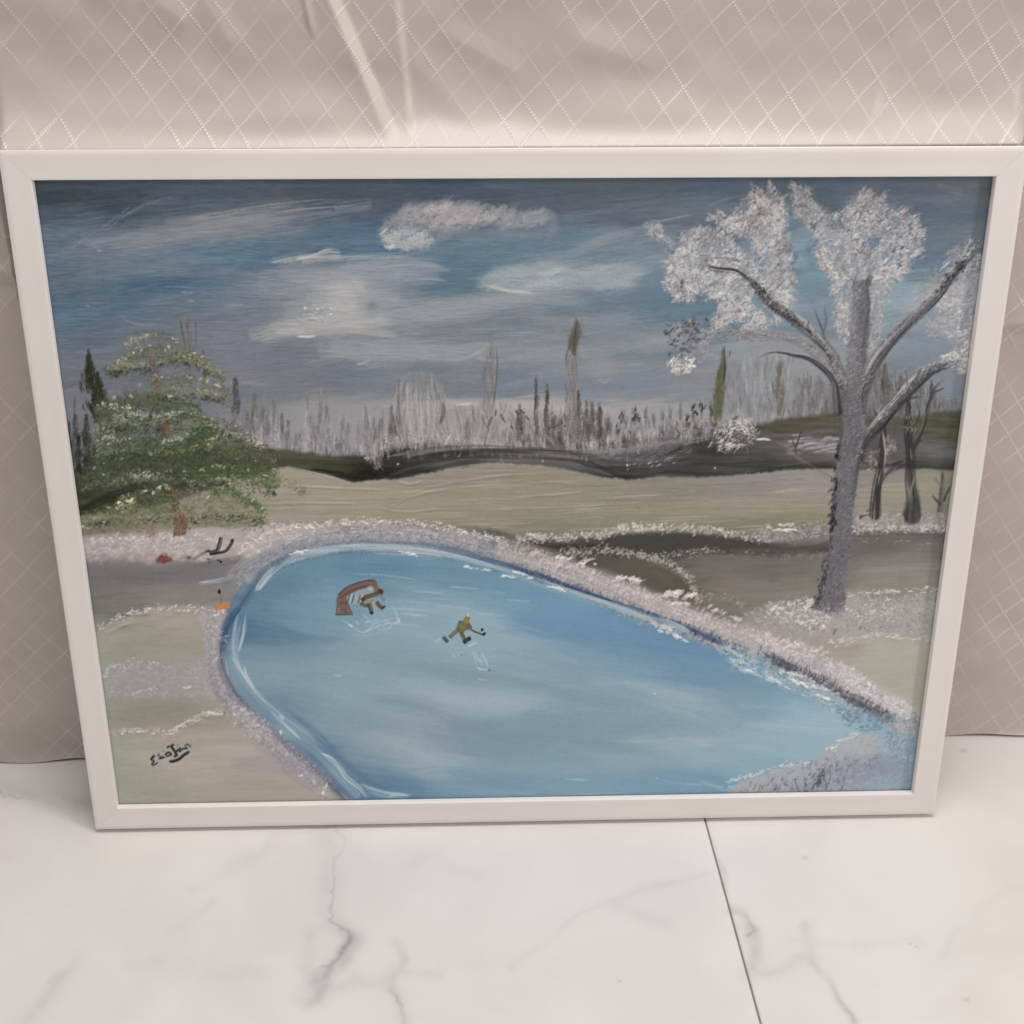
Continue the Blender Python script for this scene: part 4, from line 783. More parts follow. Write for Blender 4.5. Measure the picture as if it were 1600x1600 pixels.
# ---- crown of the big frosted tree
FW = [(186,180,178),(172,165,164),(158,151,152),(196,190,186),(148,142,144)]
FG = [(150,147,150),(162,158,160),(138,135,140)]
FP = [(150,139,140),(163,152,151),(134,124,126),(172,163,161)]
CN = fbm(13, 13, 431, 2); CLUMP = fbm(30, 30, 441, 2)
def at_(F, P): return F[np.clip((P[:, 1] - SY0).astype(int), 0, SH - 1), np.clip((P[:, 0] - SX0).astype(int), 0, SW - 1)]
def crown(pts, n, cols, a=.6, h=.45, ang=40, ln=9, wd=3.6, under=None):
    Mk = poly(pts, 9, 5)
    if under is not None: fill(Mk * np.clip(.9 + 1.3 * CN, 0, 1), under, .45)
    g = np.array(pts, float); c = g.mean(0); g = (g - c) * 1.05 + c
    P = inpoly(g, int(n * 1.5)); k = at_(Mk, P) * (.7 + .9 * at_(CN, P)) > rng.uniform(0, 1, len(P)); P = P[k]
    L3 = at_(CLUMP, P) * 22 + at_(CN, P) * 10; cols = np.array(cols, np.float32)
    for lo, hi, d in ((-99, -8, -16), (-8, 6, -3), (6, 99, 9)):
        q = (L3 >= lo) & (L3 < hi)
        if q.sum() > 1: dabs(P[q], ln, wd, ang, cols + d, a, h, 28)
A = [(1044,408),(1052,388),(1080,364),(1100,358),(1112,366),(1140,372),(1152,388),(1164,398),(1180,404),(1186,430),(1176,470),(1164,500),(1144,506),(1120,514),(1108,512),(1122,482),(1140,466),(1120,466),(1098,464),(1092,455),(1078,468),(1056,462),(1042,442)]
crown(A, 900, FW + FG, .65, .4, 50, 10, 3.6, (165,160,160))
dabs(along([(1044,440),(1056,460),(1076,465),(1092,454),(1108,464),(1130,462),(1142,468)], 90, 3), 11, 3.4, 65, [(206,200,196),(190,184,180)], .8, .6, 22)
dabs(along([(1044,400),(1060,376),(1095,358),(1125,366),(1150,386)], 90, 3), 10, 3.2, 60, [(170,170,172),(156,158,162)], .7, .4, 20)
crown([(1044,418),(1062,412),(1088,428),(1088,452),(1060,460),(1044,440)], 140, FP + FW, .65, .5, 110, 11, 3.6)
dabs(inpoly([(1058,436),(1068,436),(1066,450)], 8), 7, 4, 60, [(80,68,70)], .7, .2)
# left arm upper, then lower arm
Bc = [(1196,420),(1212,396),(1228,400),(1238,420),(1240,452),(1238,480),(1228,500),(1214,494),(1196,470),(1190,445)]
crown([(1130,350),(1150,334),(1172,300),(1196,294),(1214,302),(1226,318),(1232,345),(1228,380),(1236,410),(1242,440),(1238,480),(1216,500),(1190,470),(1184,430),(1182,395),(1176,380),(1160,362),(1140,364)], 1050, FW + FG + FP[:1], .62, .4, 45, 9, 3.5, (155,150,152))
crown([(1114,340),(1140,332),(1160,336),(1160,310),(1176,298),(1200,298),(1218,304),(1224,330),(1210,350),(1180,352),(1160,352),(1130,352)], 300, FP, .6, .35, 45, 9, 3.5)
dabs(along([(1118,348),(1140,360),(1160,356),(1176,372),(1184,380)], 70, 3), 10, 3.2, 65, [(192,186,182),(178,172,170)], .75, .5, 22)
dabs([(1196,298),(1204,310),(1216,312),(1192,335),(1190,325),(1210,300),(1222,336),(1116,340),(1124,338),(1170,318)], 9, 4, 60, [(80,70,76)], .75, .2, 30)
# centre crown
Cc_ = [(1234,296),(1246,294),(1262,302),(1280,318),(1296,336),(1312,334),(1330,312),(1350,302),(1366,310),(1384,310),(1386,328),(1400,330),(1414,328),(1416,344),(1438,352),(1440,370),(1432,395),(1424,410),(1412,428),(1396,438),(1382,446),(1370,440),(1350,446),(1330,446),(1306,444),(1290,430),(1282,410),(1274,392),(1276,372),(1262,350),(1246,340),(1232,318)]
crown(Cc_, 1500, FW + FG, .6, .4, 35, 9, 3.6, (158,154,156))
crown([(1234,296),(1262,302),(1296,336),(1330,312),(1350,302),(1384,312),(1414,330),(1410,352),(1360,350),(1320,362),(1290,362),(1262,350),(1240,330)], 420, FP, .55, .35, 35, 9, 3.6)
crown([(1276,380),(1290,380),(1300,410),(1318,444),(1300,440),(1280,410)], 160, [(196,192,182),(180,176,170)], .7, .5, 50)
crown([(1380,420),(1440,400),(1420,420),(1396,440),(1376,444)], 110, FW[:1] + FW[3:4], .75, .5, 25)
dabs(inpoly([(1384,398),(1402,398),(1404,412),(1386,414)], 12), 9, 4, 40, [(120,140,158)], .6)
for p in [[(1314,350),(1322,358)],[(1350,372),(1354,396),(1360,402)],[(1252,318),(1262,325)],[(1238,294),(1240,300)],[(1378,416),(1382,420)],[(1400,392),(1412,388)],[(1342,390),(1358,398)],[(1272,350),(1276,356)],[(1400,420),(1420,400)],[(1330,372),(1340,380)]]:
    dabs(along(p, 7, 2.4), 8, 3.4, 45, [(92,84,90),(70,64,72)], .75, .2, 30)
stroke([(1262,330),(1275,355),(1288,375),(1296,400),(1310,425),(1322,445)], 7, (118,112,118), .7, .6, .9, .2, dry=.25)
# crown around the stem
crown([(1300,440),(1340,440),(1390,430),(1392,446),(1384,470),(1382,500),(1376,530),(1372,560),(1360,570),(1330,540),(1318,530),(1306,510),(1308,480),(1300,460)], 1150, FW + FG, .6, .4, 50, 10, 3.4)
dabs(inpoly([(1302,478),(1322,480),(1328,520),(1314,528),(1304,510)], 80), 10, 3.4, 60, FW + FP, .7, .5, 22)
# right arm foliage
Rr = [(1536,372),(1500,380),(1476,396),(1456,420),(1440,450),(1424,478),(1400,510),(1404,530),(1440,500),(1470,500),(1460,520),(1484,540),(1490,520),(1500,530),(1512,540),(1530,500),(1536,440)]
crown([(1530,370),(1500,382),(1472,400),(1450,430),(1436,455),(1416,490),(1398,515),(1390,540),(1420,520),(1440,490),(1462,460),(1490,430),(1520,396)], 380, [(138,134,138),(156,152,154),(124,120,126),(168,162,160)], .55, .3, 45, 13, 3.2)
crown([(1470,440),(1530,385),(1545,500),(1525,580),(1496,584),(1500,560),(1494,535),(1480,525),(1456,516),(1462,480)], 900, FW + FG, .6, .45, 40, 10, 4, (158,154,156))
dabs(inpoly([(1440,500),(1480,490),(1500,520),(1480,530),(1450,520)], 60), 10, 3.2, 40, [(160,150,150),(150,146,150)], .6, .3, 30)
crown([(1470,560),(1490,548),(1520,540),(1522,582),(1500,584),(1484,575)], 190, [(192,186,176),(176,170,164),(205,200,192)], .7, .6, 45, 10, 3.6)
# lower left arm foliage
crown([(1108,512),(1124,490),(1145,470),(1180,480),(1200,500),(1206,522),(1180,524),(1150,524),(1120,524)], 420, [(192,184,176),(178,171,166),(164,157,156)], .65, .5, 48, 11, 3.2)
crown([(1040,520),(1054,508),(1080,494),(1100,500),(1112,498),(1110,530),(1106,560),(1090,566),(1060,560),(1042,545)], 330, [(120,116,122),(138,134,138),(160,154,156)], .6, .4, 45, 9, 3.6)
dabs(inpoly([(1040,520),(1052,510),(1080,496),(1104,494),(1110,492),(1104,520),(1084,548),(1050,560),(1040,540)], 90), 9, 4, 40, [(58,56,66),(72,70,80),(90,86,94)], .8, .3, 40)
crown([(1044,562),(1060,560),(1084,560),(1086,572),(1070,584),(1054,584),(1042,574)], 90, [(205,200,190),(190,184,176)], .85, .8, 40, 11, 4)
crown([(1104,516),(1150,514),(1200,518),(1230,526),(1226,536),(1190,534),(1150,532),(1112,530)], 190, [(118,112,118),(140,133,138),(156,150,154)], .6, .3, 20, 9, 3.6)
crown([(1080,540),(1108,530),(1106,560),(1090,562)], 60, [(150,146,150),(128,124,130)], .6, .3, 50)

SKYC = [(88,112,132),(98,120,138),(82,104,124)]
for pl in ([(1296,338),(1312,334),(1326,314),(1318,346),(1300,362)],[(1388,312),(1402,312),(1404,338),(1392,344)],[(1418,326),(1440,330),(1436,352),(1420,348)],[(1424,404),(1446,392),(1440,420),(1420,420)],[(1274,372),(1284,380),(1276,404),(1262,390)],[(1150,330),(1170,318),(1160,342)],[(1048,380),(1062,366),(1060,386),(1046,398)],[(1236,380),(1246,400),(1240,420),(1230,400)],[(1092,452),(1106,456),(1100,474),(1088,468)],[(1146,500),(1160,508),(1146,520),(1132,512)],[(1360,372),(1376,378),(1366,392)],[(1186,400),(1194,410),(1190,430)]):
    dabs(inpoly(pl, 46), 11, 4, 20, SKYC, .55, .05, 30)
for x, y, t in [(1346,304,80),(1362,300,70),(1382,306,60),(1412,330,50),(1432,344,40),(1440,366,25),(1438,396,10),(1262,300,120),(1240,292,110),(1204,292,80),(1180,296,110),(1222,312,50),(1112,342,170),(1126,334,150),(1048,382,140),(1042,412,170),(1042,440,190),(1060,464,240),(1078,470,260),(1124,468,260),(1232,470,-30),(1240,440,-10),(1214,500,-60),(1284,420,200),(1280,396,190),(1306,452,230),(1404,436,-40),(1388,450,-60)]:
    dabs([(x + rng.normal(0, 4), y + rng.normal(0, 4)) for _ in range(12)], 12, 3.6, t if -90 < t <= 90 else t - 180, [(176,168,166),(158,150,152),(192,185,180),(140,130,134)], .65, .5, 22)
for pl in (A, Cc_, [(1130,350),(1172,300),(1214,302),(1232,345),(1242,440),(1228,490),(1190,470),(1182,395),(1150,364)]):
    P = inpoly(pl, 900); v = at_(CN, P) + .3 * at_(CLUMP, P)
    dabs(P[v > .22], 10, 3.2, 48, [(112,106,112),(98,92,100),(130,120,126)], .6, .15, 25)
    dabs(P[v < -.25][:220], 9, 3, 48, [(202,196,190),(190,182,176)], .7, .7, 22)
    dabs(P[v < .1][:170], 15, 5.5, 45, [(184,180,175),(172,168,166),(194,188,180)], .5, .6, 25, rep=False)
for p in [[(1346,470),(1342,440),(1336,405),(1330,370)],[(1352,450),(1362,425),(1376,400)],[(1338,450),(1318,420),(1300,385),(1285,350)],[(1204,480),(1206,440),(1200,400)],[(1180,440),(1150,420),(1120,408)],[(1356,520),(1366,490),(1372,460)]]:
    stroke(p, 8, (112,108,112), .55, .7, .9, .1, (.02,.5), dry=.3)
# ---- trunk and limbs
trunk = [(1270,952),(1282,925),(1290,900),(1297,860),(1300,820),(1303,780),(1306,740),(1312,700),(1316,660),(1314,630),(1308,600),(1322,580),(1326,560),(1330,520),(1334,480),(1334,445),(1346,440),(1360,434),(1358,470),(1360,510),(1356,550),(1354,580),(1360,610),(1354,640),(1352,670),(1348,700),(1344,730),(1338,760),(1334,800),(1330,840),(1326,880),(1320,920),(1324,945),(1316,955),(1290,958)]
m2 = poly(trunk, 2.5, 1.2); fill(m2, (98,97,104), .96, .3)
dabs(inpoly(trunk, 1500), 10, 3, 40, [(112,110,116),(88,87,94),(126,123,128),(100,98,105),(78,77,84)], .55, .35, 18)
dabs(inpoly(trunk, 500), 9, 3, 45, [(74,73,79),(82,80,86)], .4, .15, 20); dabs(inpoly(trunk, 500), 9, 3, 45, [(128,126,130),(120,118,123)], .35, .2, 20)
dabs(inpoly([(1334,445),(1346,445),(1340,500),(1342,560),(1336,600),(1324,600),(1328,540)], 200), 11, 3, 50, [(140,137,140),(126,123,128)], .6, .35, 18)
for p, w in [([(1356,450),(1358,480),(1352,520),(1350,560),(1352,580)],6),([(1312,640),(1316,665),(1312,700),(1308,715)],7),([(1354,590),(1350,620),(1352,650)],7)]: stroke(p, w, (62,60,66), .75, .6, .9, .1, (.2,.2))
dabs(along([(1308,730),(1306,760),(1302,790),(1302,820),(1299,850)], 44, 2), 13, 5, 75, [(40,38,44),(56,54,60)], .85, .2, 15)
dabs(along([(1298,855),(1293,885),(1288,905),(1280,930),(1274,945)], 30, 1.6), 13, 4, 75, [(46,44,50),(62,60,66)], .8, .2, 12)
dabs([(1311,716),(1308,712),(1310,700)], 12, 6, 80, [(34,32,38)], .9, .2)
stroke([(1346,690),(1343,720),(1338,750),(1334,790)], 6, (64,63,68), .7, .7, .8, .1)
dabs(inpoly([(1276,950),(1320,946),(1322,962),(1280,962)], 40), 9, 3.4, 50, [(120,118,120),(150,146,146)], .7, .3, 30)
# twin stubs
stroke([(1334,456),(1338,436),(1341,426)], 6, (92,90,92), .85, .5, .7, .2); stroke([(1356,450),(1360,436),(1366,431)], 8, (68,66,68), .9, .5, .7, .2)
# main left limb
L1 = [(1322,612,1.5),(1306,570,1.35),(1292,545,1.2),(1262,515,1.1),(1230,492,1),(1200,470,.9),(1182,448,.8),(1168,434,.7)]
stroke(L1, 17, (98,95,98), .95, .4, .45, .4, (.02,.2), col2=(128,124,126))
stroke([(x + 1, y + 5, w) for x, y, w in L1], 8, (52,50,54), .85, .5, .8, .2, (.1,.2))
stroke([(1290,535),(1262,506),(1240,490)], 5, (172,168,164), .8, .5, .8, .5); stroke([(1300,560),(1316,590),(1322,615)], 6, (150,147,148), .7, .6, .8, .3)
dabs(along([(1180,446),(1205,470),(1235,495),(1262,515)], 46, 3), 8, 4, 40, [(40,38,42),(70,66,68)], .85, .3, 30)
stroke([(1106,414),(1114,420),(1132,422),(1150,424),(1165,433),(1182,444),(1192,460)], 8, (44,38,42), .85, .5, .9, .3, (.1,.1), dry=.15)
dabs(along([(1106,412),(1130,408),(1160,408),(1180,424)], 30, 4), 9, 3, 30, [(215,208,204),(120,110,112)], .8, .6, 30)
stroke([(1110,404),(1140,404),(1165,410)], 5, (95,86,88), .7, .6, .9, .2, dry=.3)
# second left limb, pale, going flat left
L2 = [(1310,600,1.2),(1290,570,1.1),(1270,548,1),(1240,530,.9),(1200,524,.8),(1160,522,.6),(1120,520,.5)]
stroke(L2, 17, (138,134,136), .92, .5, .4, .3, (.02,.3), col2=(112,108,112)); dabs(along([(x, y) for x, y, _ in L2], 130, 4), 10, 3, 20, [(158,153,154),(104,100,104)], .6, .3, 25); stroke([(x, y + 6, w) for x, y, w in L2[:5]], 5, (104,100,104), .6, .6, .8)
# thin dark twig
twig([(1312,650,1.8),(1308,620,1.6),(1304,598,1.3),(1290,580,1.1),(1265,562,.9),(1240,556,.7),(1222,552,.6),(1204,552,.5),(1182,561,.3)], 8, (50,50,56), .92, .25)
twig([(1292,540),(1284,512),(1276,492),(1272,478)], 4, (84,82,88)); twig([(1288,520),(1292,500),(1290,485),(1291,476)], 4, (92,90,96))
# right limbs
R1 = [(1346,620,1.6),(1362,578,1.4),(1382,545,1.2),(1410,515,1.1),(1436,490,1),(1462,465,.9),(1490,430,.75),(1512,405,.55),(1534,382,.4)]
stroke(R1, 16, (112,108,110), .95, .4, .45, .4, (.02,.2), col2=(92,90,94))
stroke([(x + 3, y + 4, w) for x, y, w in R1], 8, (54,53,58), .85, .5, .8, .2, (.05,.2))
stroke([(1350,590),(1366,560),(1388,534),(1414,508)], 5, (176,171,168), .85, .4, .8, .6); stroke([(1420,500),(1440,478),(1460,456)], 4, (180,174,170), .7, .5, .8, .5, dry=.2); stroke([(1472,420),(1486,408)], 3, (205,200,196), .7, .5, .8, .5)
dabs(along([(1462,460),(1490,430),(1510,405)], 24, 2), 10, 5, 50, [(48,46,50)], .8, .2)
R2 = [(1344,720,1.2),(1350,690,1.3),(1372,665,1.1),(1400,632,1),(1430,600,.95),(1456,578,.85),(1486,568,.5)]
stroke(R2, 19, (98,95,98), .95, .4, .45, .4, (.02,.2), col2=(78,76,80))
stroke([(x + 4, y + 5, w) for x, y, w in R2], 8, (40,39,42), .85, .5, .8, .2, (.05,.2))
stroke([(1348,688),(1366,662),(1392,632),(1420,602),(1446,580)], 5.5, (188,182,178), .9, .4, .8, .7); stroke([(1400,620),(1420,598),(1450,574),(1470,562)], 5, (172,166,162), .8, .5, .8, .5)
for Lm in (L1, R1, R2):
    pp = [(x, y) for x, y, _ in Lm]
    dabs(along(pp, 110, 4), 10, 3, 45, [(76,74,80),(60,58,64)], .55, .2, 20); dabs(along([(x - 2, y - 4) for x, y in pp], 90, 2.5), 9, 2.8, 45, [(168,164,162),(150,147,147)], .6, .5, 20)
twig([(1404,634),(1420,624),(1444,620)], 4, (54,52,54)); twig([(1424,606),(1436,586),(1441,574)], 6, (70,64,66)); twig([(1418,600),(1416,580),(1412,570)], 4, (96,84,84)); dabs([(1414,578),(1414,590)], 10, 5, 80, [(160,140,134)], .6, .3)
stroke([(1352,672),(1346,652)], 4, (140,132,130), .6)

# ---- the big evergreen
EG = [(70,82,58),(82,94,66),(58,70,50),(94,102,74),(78,86,62)]
EL = [(112,116,84),(128,128,98),(100,108,74)]
OL = [(104,106,76),(122,120,92),(90,94,66),(110,104,80)]
EW = [(176,174,158),(196,192,178),(156,156,138)]
conifer(138, 552, 610, 16, [(46,50,42),(60,62,52)], 90, .9, .2); conifer(152, 590, 650, 26, [(42,48,36),(56,60,46)], 170, .9, .2); stroke([(136,552),(142,590),(150,620)],14,(50,54,44),.8,.4,.9,.2)
conifer(116, 628, 720, 10, [(60,62,56),(88,90,84)], 50); conifer(134, 648, 730, 14, [(46,50,40),(70,74,62)], 110, .85); conifer(122, 682, 735, 12, [(36,38,34),(70,72,68)], 80, .85); conifer(106, 664, 720, 7, [(34,36,34),(56,56,54)], 30, .9); conifer(146, 700, 730, 14, [(50,54,40)], 40)
conifer(196, 606, 620, 7, [(100,98,96)], 8)
def bough(p, n, drop, cols, ln=8, wd=3.4, a=.75, h=.35, white=0, wc=None, ang=20):
    white = int(white * .6); n = int(n * (1.5 if p[0][1] < 612 else 1))
    P = spline(p, 2.0)[:, :2]; k = rng.integers(0, len(P), n); o = P[k].copy()
    t = rng.uniform(0, 1, n)**1.3; o[:, 1] += t * drop + rng.normal(0, 2, n); o[:, 0] += rng.normal(0, 3, n)
    dabs(o, ln, wd, ang, cols, a, h, 40)
    if white: dabs(along(p, white, 2.2), 6, 3.4, 15, wc or EW, .9, .9, 40)
# trunk peeks
TR = [(110,78,56),(92,62,44),(128,98,74)]
dabs(inpoly([(232,560),(244,560),(250,640),(238,640)], 90), 9, 3.6, 80, TR + [(120,116,84)], .8, .3, 20)
# top plume
bough([(178,580),(200,556),(215,535),(235,520)], 46, 5, EL + [(150,146,128)], 8, 3, .7, .4, 12)
bough([(206,540),(222,524),(240,520),(265,528),(290,545),(330,580)], 130, 12, OL, 11, 2.6, .55, .25, 8, [(186,180,164)], -25)
bough([(195,540),(215,528),(235,524)], 26, 3, [(150,142,128)], 8, 2.6, .7, .4, 8)
bough([(168,576),(190,562),(220,548),(240,540),(252,538)], 120, 12, EL + EG[:2], 9, 3.2, .75, .4, 22)
bough([(165,574),(186,580),(210,570),(235,574)], 60, 9, EG + EL, 9, 3.2, .7, .3, 4)
bough([(240,548),(262,545),(290,550),(320,562),(350,585)], 150, 16, OL + EL, 9, 3.2, .65, .3, 10)
bough([(250,560),(280,558),(305,560)], 50, 8, [(66,92,54),(84,104,66)], 9, 3.2, .75, .3, 5)
bough([(246,588),(270,588),(300,592),(335,602),(356,614)], 190, 24, OL, 9, 3.2, .6, .3, 22)
bough([(216,604),(232,594),(244,590)], 14, 3, EL, 8, 3, .6, .3, 8)
bough([(245,600),(300,606),(340,616)], 60, 14, [(104,104,80),(120,116,96),(96,98,74)], 9, 3, .5, .3, 8)
eb = [(148,648),(175,628),(240,616),(285,636),(325,668),(380,700),(430,730),(430,742),(330,752),(200,762),(128,770),(128,742),(150,700)]
fill(poly(eb, 10, 5) * np.clip(.8 + 1.2 * NB, 0, 1), (80,86,68), .5); dabs(inpoly(eb, 420), 12, 4.5, 15, [(70,80,58),(88,96,72),(60,70,50)], .6, .25, 40)
# third tier, dense dark
bough([(152,640),(175,626),(205,618),(240,616),(275,622),(310,636)], 360, 24, EG + EG[:1] + [(86,104,66)], 10, 4, .75, .35, 10)
bough([(150,636),(170,634),(200,640)], 70, 10, EL + EG, 9, 3.6, .75, .5, 34, [(190,184,160),(210,204,186)])
bough([(150,660),(175,650),(220,644),(260,648),(300,644),(330,656)], 480, 30, EG + [(40,64,38),(54,80,50)], 10, 4, .75, .35, 0)
bough([(176,654),(210,646),(250,650),(290,644),(320,652)], 90, 4, [(128,138,110),(150,156,134)], 9, 3, .7, .6, 46, [(176,182,160),(196,200,182)])
bough([(300,650),(330,655),(360,665),(395,690)], 190, 22, OL + EG[:2], 10, 3.4, .65, .3, 6)
dabs(inpoly([(146,672),(180,664),(186,700),(160,712),(146,690)], 60), 7, 4, 30, [(170,166,140),(120,124,94),(196,190,168)], .8, .8, 50)
bough([(146,700),(180,690),(230,684),(285,688),(310,672),(335,666)], 620, 28, [(70,84,56),(86,98,68),(60,74,50),(76,86,64)], 10, 4, .7, .35, 20)
bough([(252,692),(270,686),(290,682),(300,670),(320,668),(334,670)], 60, 3, [(146,156,132)], 8, 3, .7, .6, 30, [(170,180,158)])
bough([(318,696),(335,684),(360,678),(385,684),(410,700)], 150, 10, EG + EL, 9, 3.6, .75, .5, 52, [(184,182,164),(206,202,188)])
dabs(inpoly([(300,664),(345,664),(330,690),(290,688)], 100), 9, 4, 20, [(58,82,48),(66,90,56)], .7, .3, 30)
bough([(330,700),(380,700),(420,702),(430,720)], 190, 18, OL + EG, 10, 3.6, .6, .3, 0)
dabs(inpoly([(252,658),(264,660),(262,684),(254,684)], 40), 8, 4, 60, [(118,70,50),(96,56,42)], .85, .3, 40)
dabs(inpoly([(258,710),(268,710),(266,728),(257,728)], 34), 8, 4, 60, [(108,74,58),(92,62,50)], .8, .3, 40)
# fourth tier
bough([(130,738),(170,720),(230,712),(300,708),(370,716),(430,736)], 900, 32, [(66,78,54),(56,68,46),(78,90,60),(84,92,68)], 10, 4, .65, .35, 12, None, 12)
bough([(150,742),(200,738),(260,740),(300,736),(340,742)], 260, 22, EG, 10, 4, .65, .35, 26, [(150,158,136),(176,180,160)])
bough([(200,742),(230,746),(244,742)], 26, 3, [(160,168,146)], 8, 3, .7, .6, 12)
bough([(300,738),(340,730),(390,738),(428,750)], 320, 18, [(72,94,56),(86,104,66),(64,82,50)], 10, 3.8, .7, .35, 18, [(160,166,140)])
bough([(340,748),(370,752),(400,750),(430,750)], 80, 6, [(112,112,82),(132,124,96)], 9, 3.4, .6, .4, 22, [(170,160,136),(180,176,152)])
bough([(430,744),(455,755),(480,770)], 60, 8, [(122,108,82),(104,104,70)], 8, 3, .6, .35, 0)
# bottom tier
bough([(170,795),(200,776),(240,766),(275,768)], 420, 34, [(82,92,64),(70,84,54),(98,104,76)], 10, 4, .6, .35, 14)
bough([(236,770),(250,762),(268,764)], 40, 6, EG, 9, 3.6, .7, .5, 22)
bough([(270,768),(320,762),(370,772),(400,790)], 360, 32, [(112,112,84),(98,102,72),(124,122,96)], 10, 3.6, .55, .3, 0)
bough([(330,768),(352,762),(380,772),(412,796)], 170, 10, [(72,96,56),(84,104,64)], 9, 3.6, .7, .4, 14, [(190,176,146),(180,184,160)])
bough([(126,812),(160,796),(200,790),(260,800),(340,800),(412,808)], 620, 22, [(104,106,80),(116,116,90),(92,98,70)], 10, 3.6, .55, .3, 8)
bough([(128,828),(170,818),(230,814)], 220, 10, [(122,120,94),(108,110,82)], 9, 3.6, .55, .3, 8, [(190,184,164)])
dabs(inpoly([(185,780),(215,770),(210,800),(180,805)], 40), 7, 4, 30, [(180,182,150),(112,124,84)], .7, .7, 50)
dabs([(185,786),(205,782),(147,810),(128,824),(324,778),(200,784),(188,790)], 8, 5, 40, [(216,206,178)], .95, .9, 30)
dabs(inpoly([(268,762),(280,764),(276,800),(266,800)], 36), 9, 4, 70, [(110,84,60),(92,70,50)], .7, .3, 30)
dabs(inpoly([(272,806),(290,806),(292,834),(272,836)], 120), 9, 3.6, 80, [(112,84,60),(96,70,50),(132,106,80)], .85, .4, 20)
dabs(inpoly([(226,822),(240,820),(244,836),(226,836)], 44), 9, 3.4, 80, [(138,116,96),(126,108,90)], .7, .3, 20)
dabs([(258,818)], 6, 3, 30, [(60,56,48)], .8)

for p in [[(170,580),(195,572),(230,570)],[(245,566),(290,560),(345,584)],[(250,612),(300,612),(350,622)],[(152,668),(190,660),(230,664),(262,658)],[(270,668),(310,662),(350,672),(395,694)],[(150,712),(200,704),(260,706),(330,700)],[(130,768),(190,752),(250,748),(300,752)],[(300,758),(360,750),(430,762)],[(140,812),(200,806),(260,806)],[(300,808),(350,800),(410,806)]]:
    dabs(along(p, 60, 3), 9, 3.2, 20, [(132,136,108),(146,146,120),(118,124,94)], .7, .6, 40)
    dabs(along([(x, y + 9) for x, y in p], 40, 3), 10, 3.6, 20, [(52,62,46),(44,54,40)], .6, .15, 35)
for pl, c in [([(262,664),(300,656),(312,668),(290,684),(264,684)],(118,118,102)),([(176,588),(228,582),(232,604),(190,612),(160,610)],(108,111,122)),([(256,574),(300,576),(292,586),(250,586)],(110,113,124)),([(300,628),(350,632),(372,646),(330,648)],(110,112,120))]:
    dabs(inpoly(pl, 60), 12, 4, 5, [c], .55, .05, 20)
# ---- small things by the pond
m2 = poly([(243,876),(250,868),(257,864),(262,870),(270,874),(268,879),(255,881),(245,880)], 1, 1); fill(m2, (122,66,56), .95, .6)
dabs([(250,872),(262,876),(258,878)], 8, 3, 20, [(150,84,70),(104,40,36)], .8, .4); stroke([(253,866),(258,869)], 2.5, (200,170,160), .8, .4, .4, .4)
BK = (38,32,28)
stroke([(291,872),(300,875),(310,870),(320,864),(328,860)], 3.6, (76,70,64), .95, .4, .5, .3, (.05,.1)); stroke([(291,871),(298,873)], 4, BK, .9); stroke([(320,864),(328,860)], 4, BK, .9)
stroke([(345,840),(343,850),(339,862)], 6, BK, .95, .4, .4, .4, (.1,.1)); stroke([(327,867),(338,865),(352,862),(360,852),(364,844)], 4.5, (50,44,36), .95, .4, .5, .4, (.1,.1)); stroke([(326,866),(340,862)], 7, BK, .95, .4, .4, .4, (.1,.1)); stroke([(360,848),(364,843)], 5, BK, .95)
dabs([(325,875),(341,877),(344,879),(327,880)], 7, 3.4, -20, [(40,34,34)], .95, .3, 8)
# target post with orange base
stroke([(343,930),(344,942),(346,950)], 3.4, (156,146,134), .9, .4, .4, .4); dabs([(342,926)], 6, 6, 0, [(38,32,28)], 1, .4, 2, .2)
m2 = poly([(334,946),(348,944),(358,943),(357,951),(348,953),(334,954)], .3, 0); fill(m2, (190,120,62), .97, .8); stroke([(343,927),(345,944)], 3.6, (104,94,84), .95, blunt=.9, taper=(0,0)); dabs([(342,925),(342,926)], 7, 7, 0, [(34,28,26)], 1, .5, 2, .2); stroke([(340,949),(350,949)], 2, (224,160,100), .7)
dabs([(341,957),(348,959),(336,962)], 8, 3, 10, [(205,198,194)], .8, .6)

# ---- goal, goalkeeper and the skater on the ice
def pf(pts, c, a=.96, h=.5, rag=.5, f=0): fill(poly(pts, rag, f), c, a, h)
def lk(pts, w, c, a=.95, h=.35): stroke(pts, w, c, a, .35, .35, h, (.05, .08), blunt=.7)
pf([(540,934),(558,925),(576,921),(584,926),(574,940),(562,947),(552,946),(545,950)], (134,150,160), .85)
pf([(526,934),(538,922),(552,915),(570,909),(586,907),(589,909),(592,923),(586,925),(580,918),(562,922),(548,929),(541,934),(547,950),(551,960),(524,962),(525,948)], (112,88,82))
lk([(527,932),(540,920),(558,912),(574,908),(586,907)], 2, (60,54,58)); lk([(530,936),(545,926),(562,919),(578,915)], 3, (106,64,52)); lk([(584,909),(588,922)], 4, (116,88,82))
lk([(531,946),(537,942),(541,946)], 3, (96,66,58)); lk([(529,950),(528,959)], 2.4, (136,112,104)); lk([(536,950),(541,959)], 3, (92,72,62)); lk([(525,962),(548,961)], 2, (58,50,46)); lk([(549,961),(551,962)], 3, (44,40,42))
for x, c in [(544,(52,66,78)),(548,(178,182,182)),(551,(48,62,74)),(556,(172,176,178)),(561,(56,70,84)),(565,(180,184,184)),(568,(60,72,84))]: lk([(x+2,930),(x,937),(x-2,944)], 2.2, c, .85)
lk([(573,921),(579,918),(584,923)], 4, (172,160,154)); lk([(576,923),(582,921)], 2, (206,198,192))
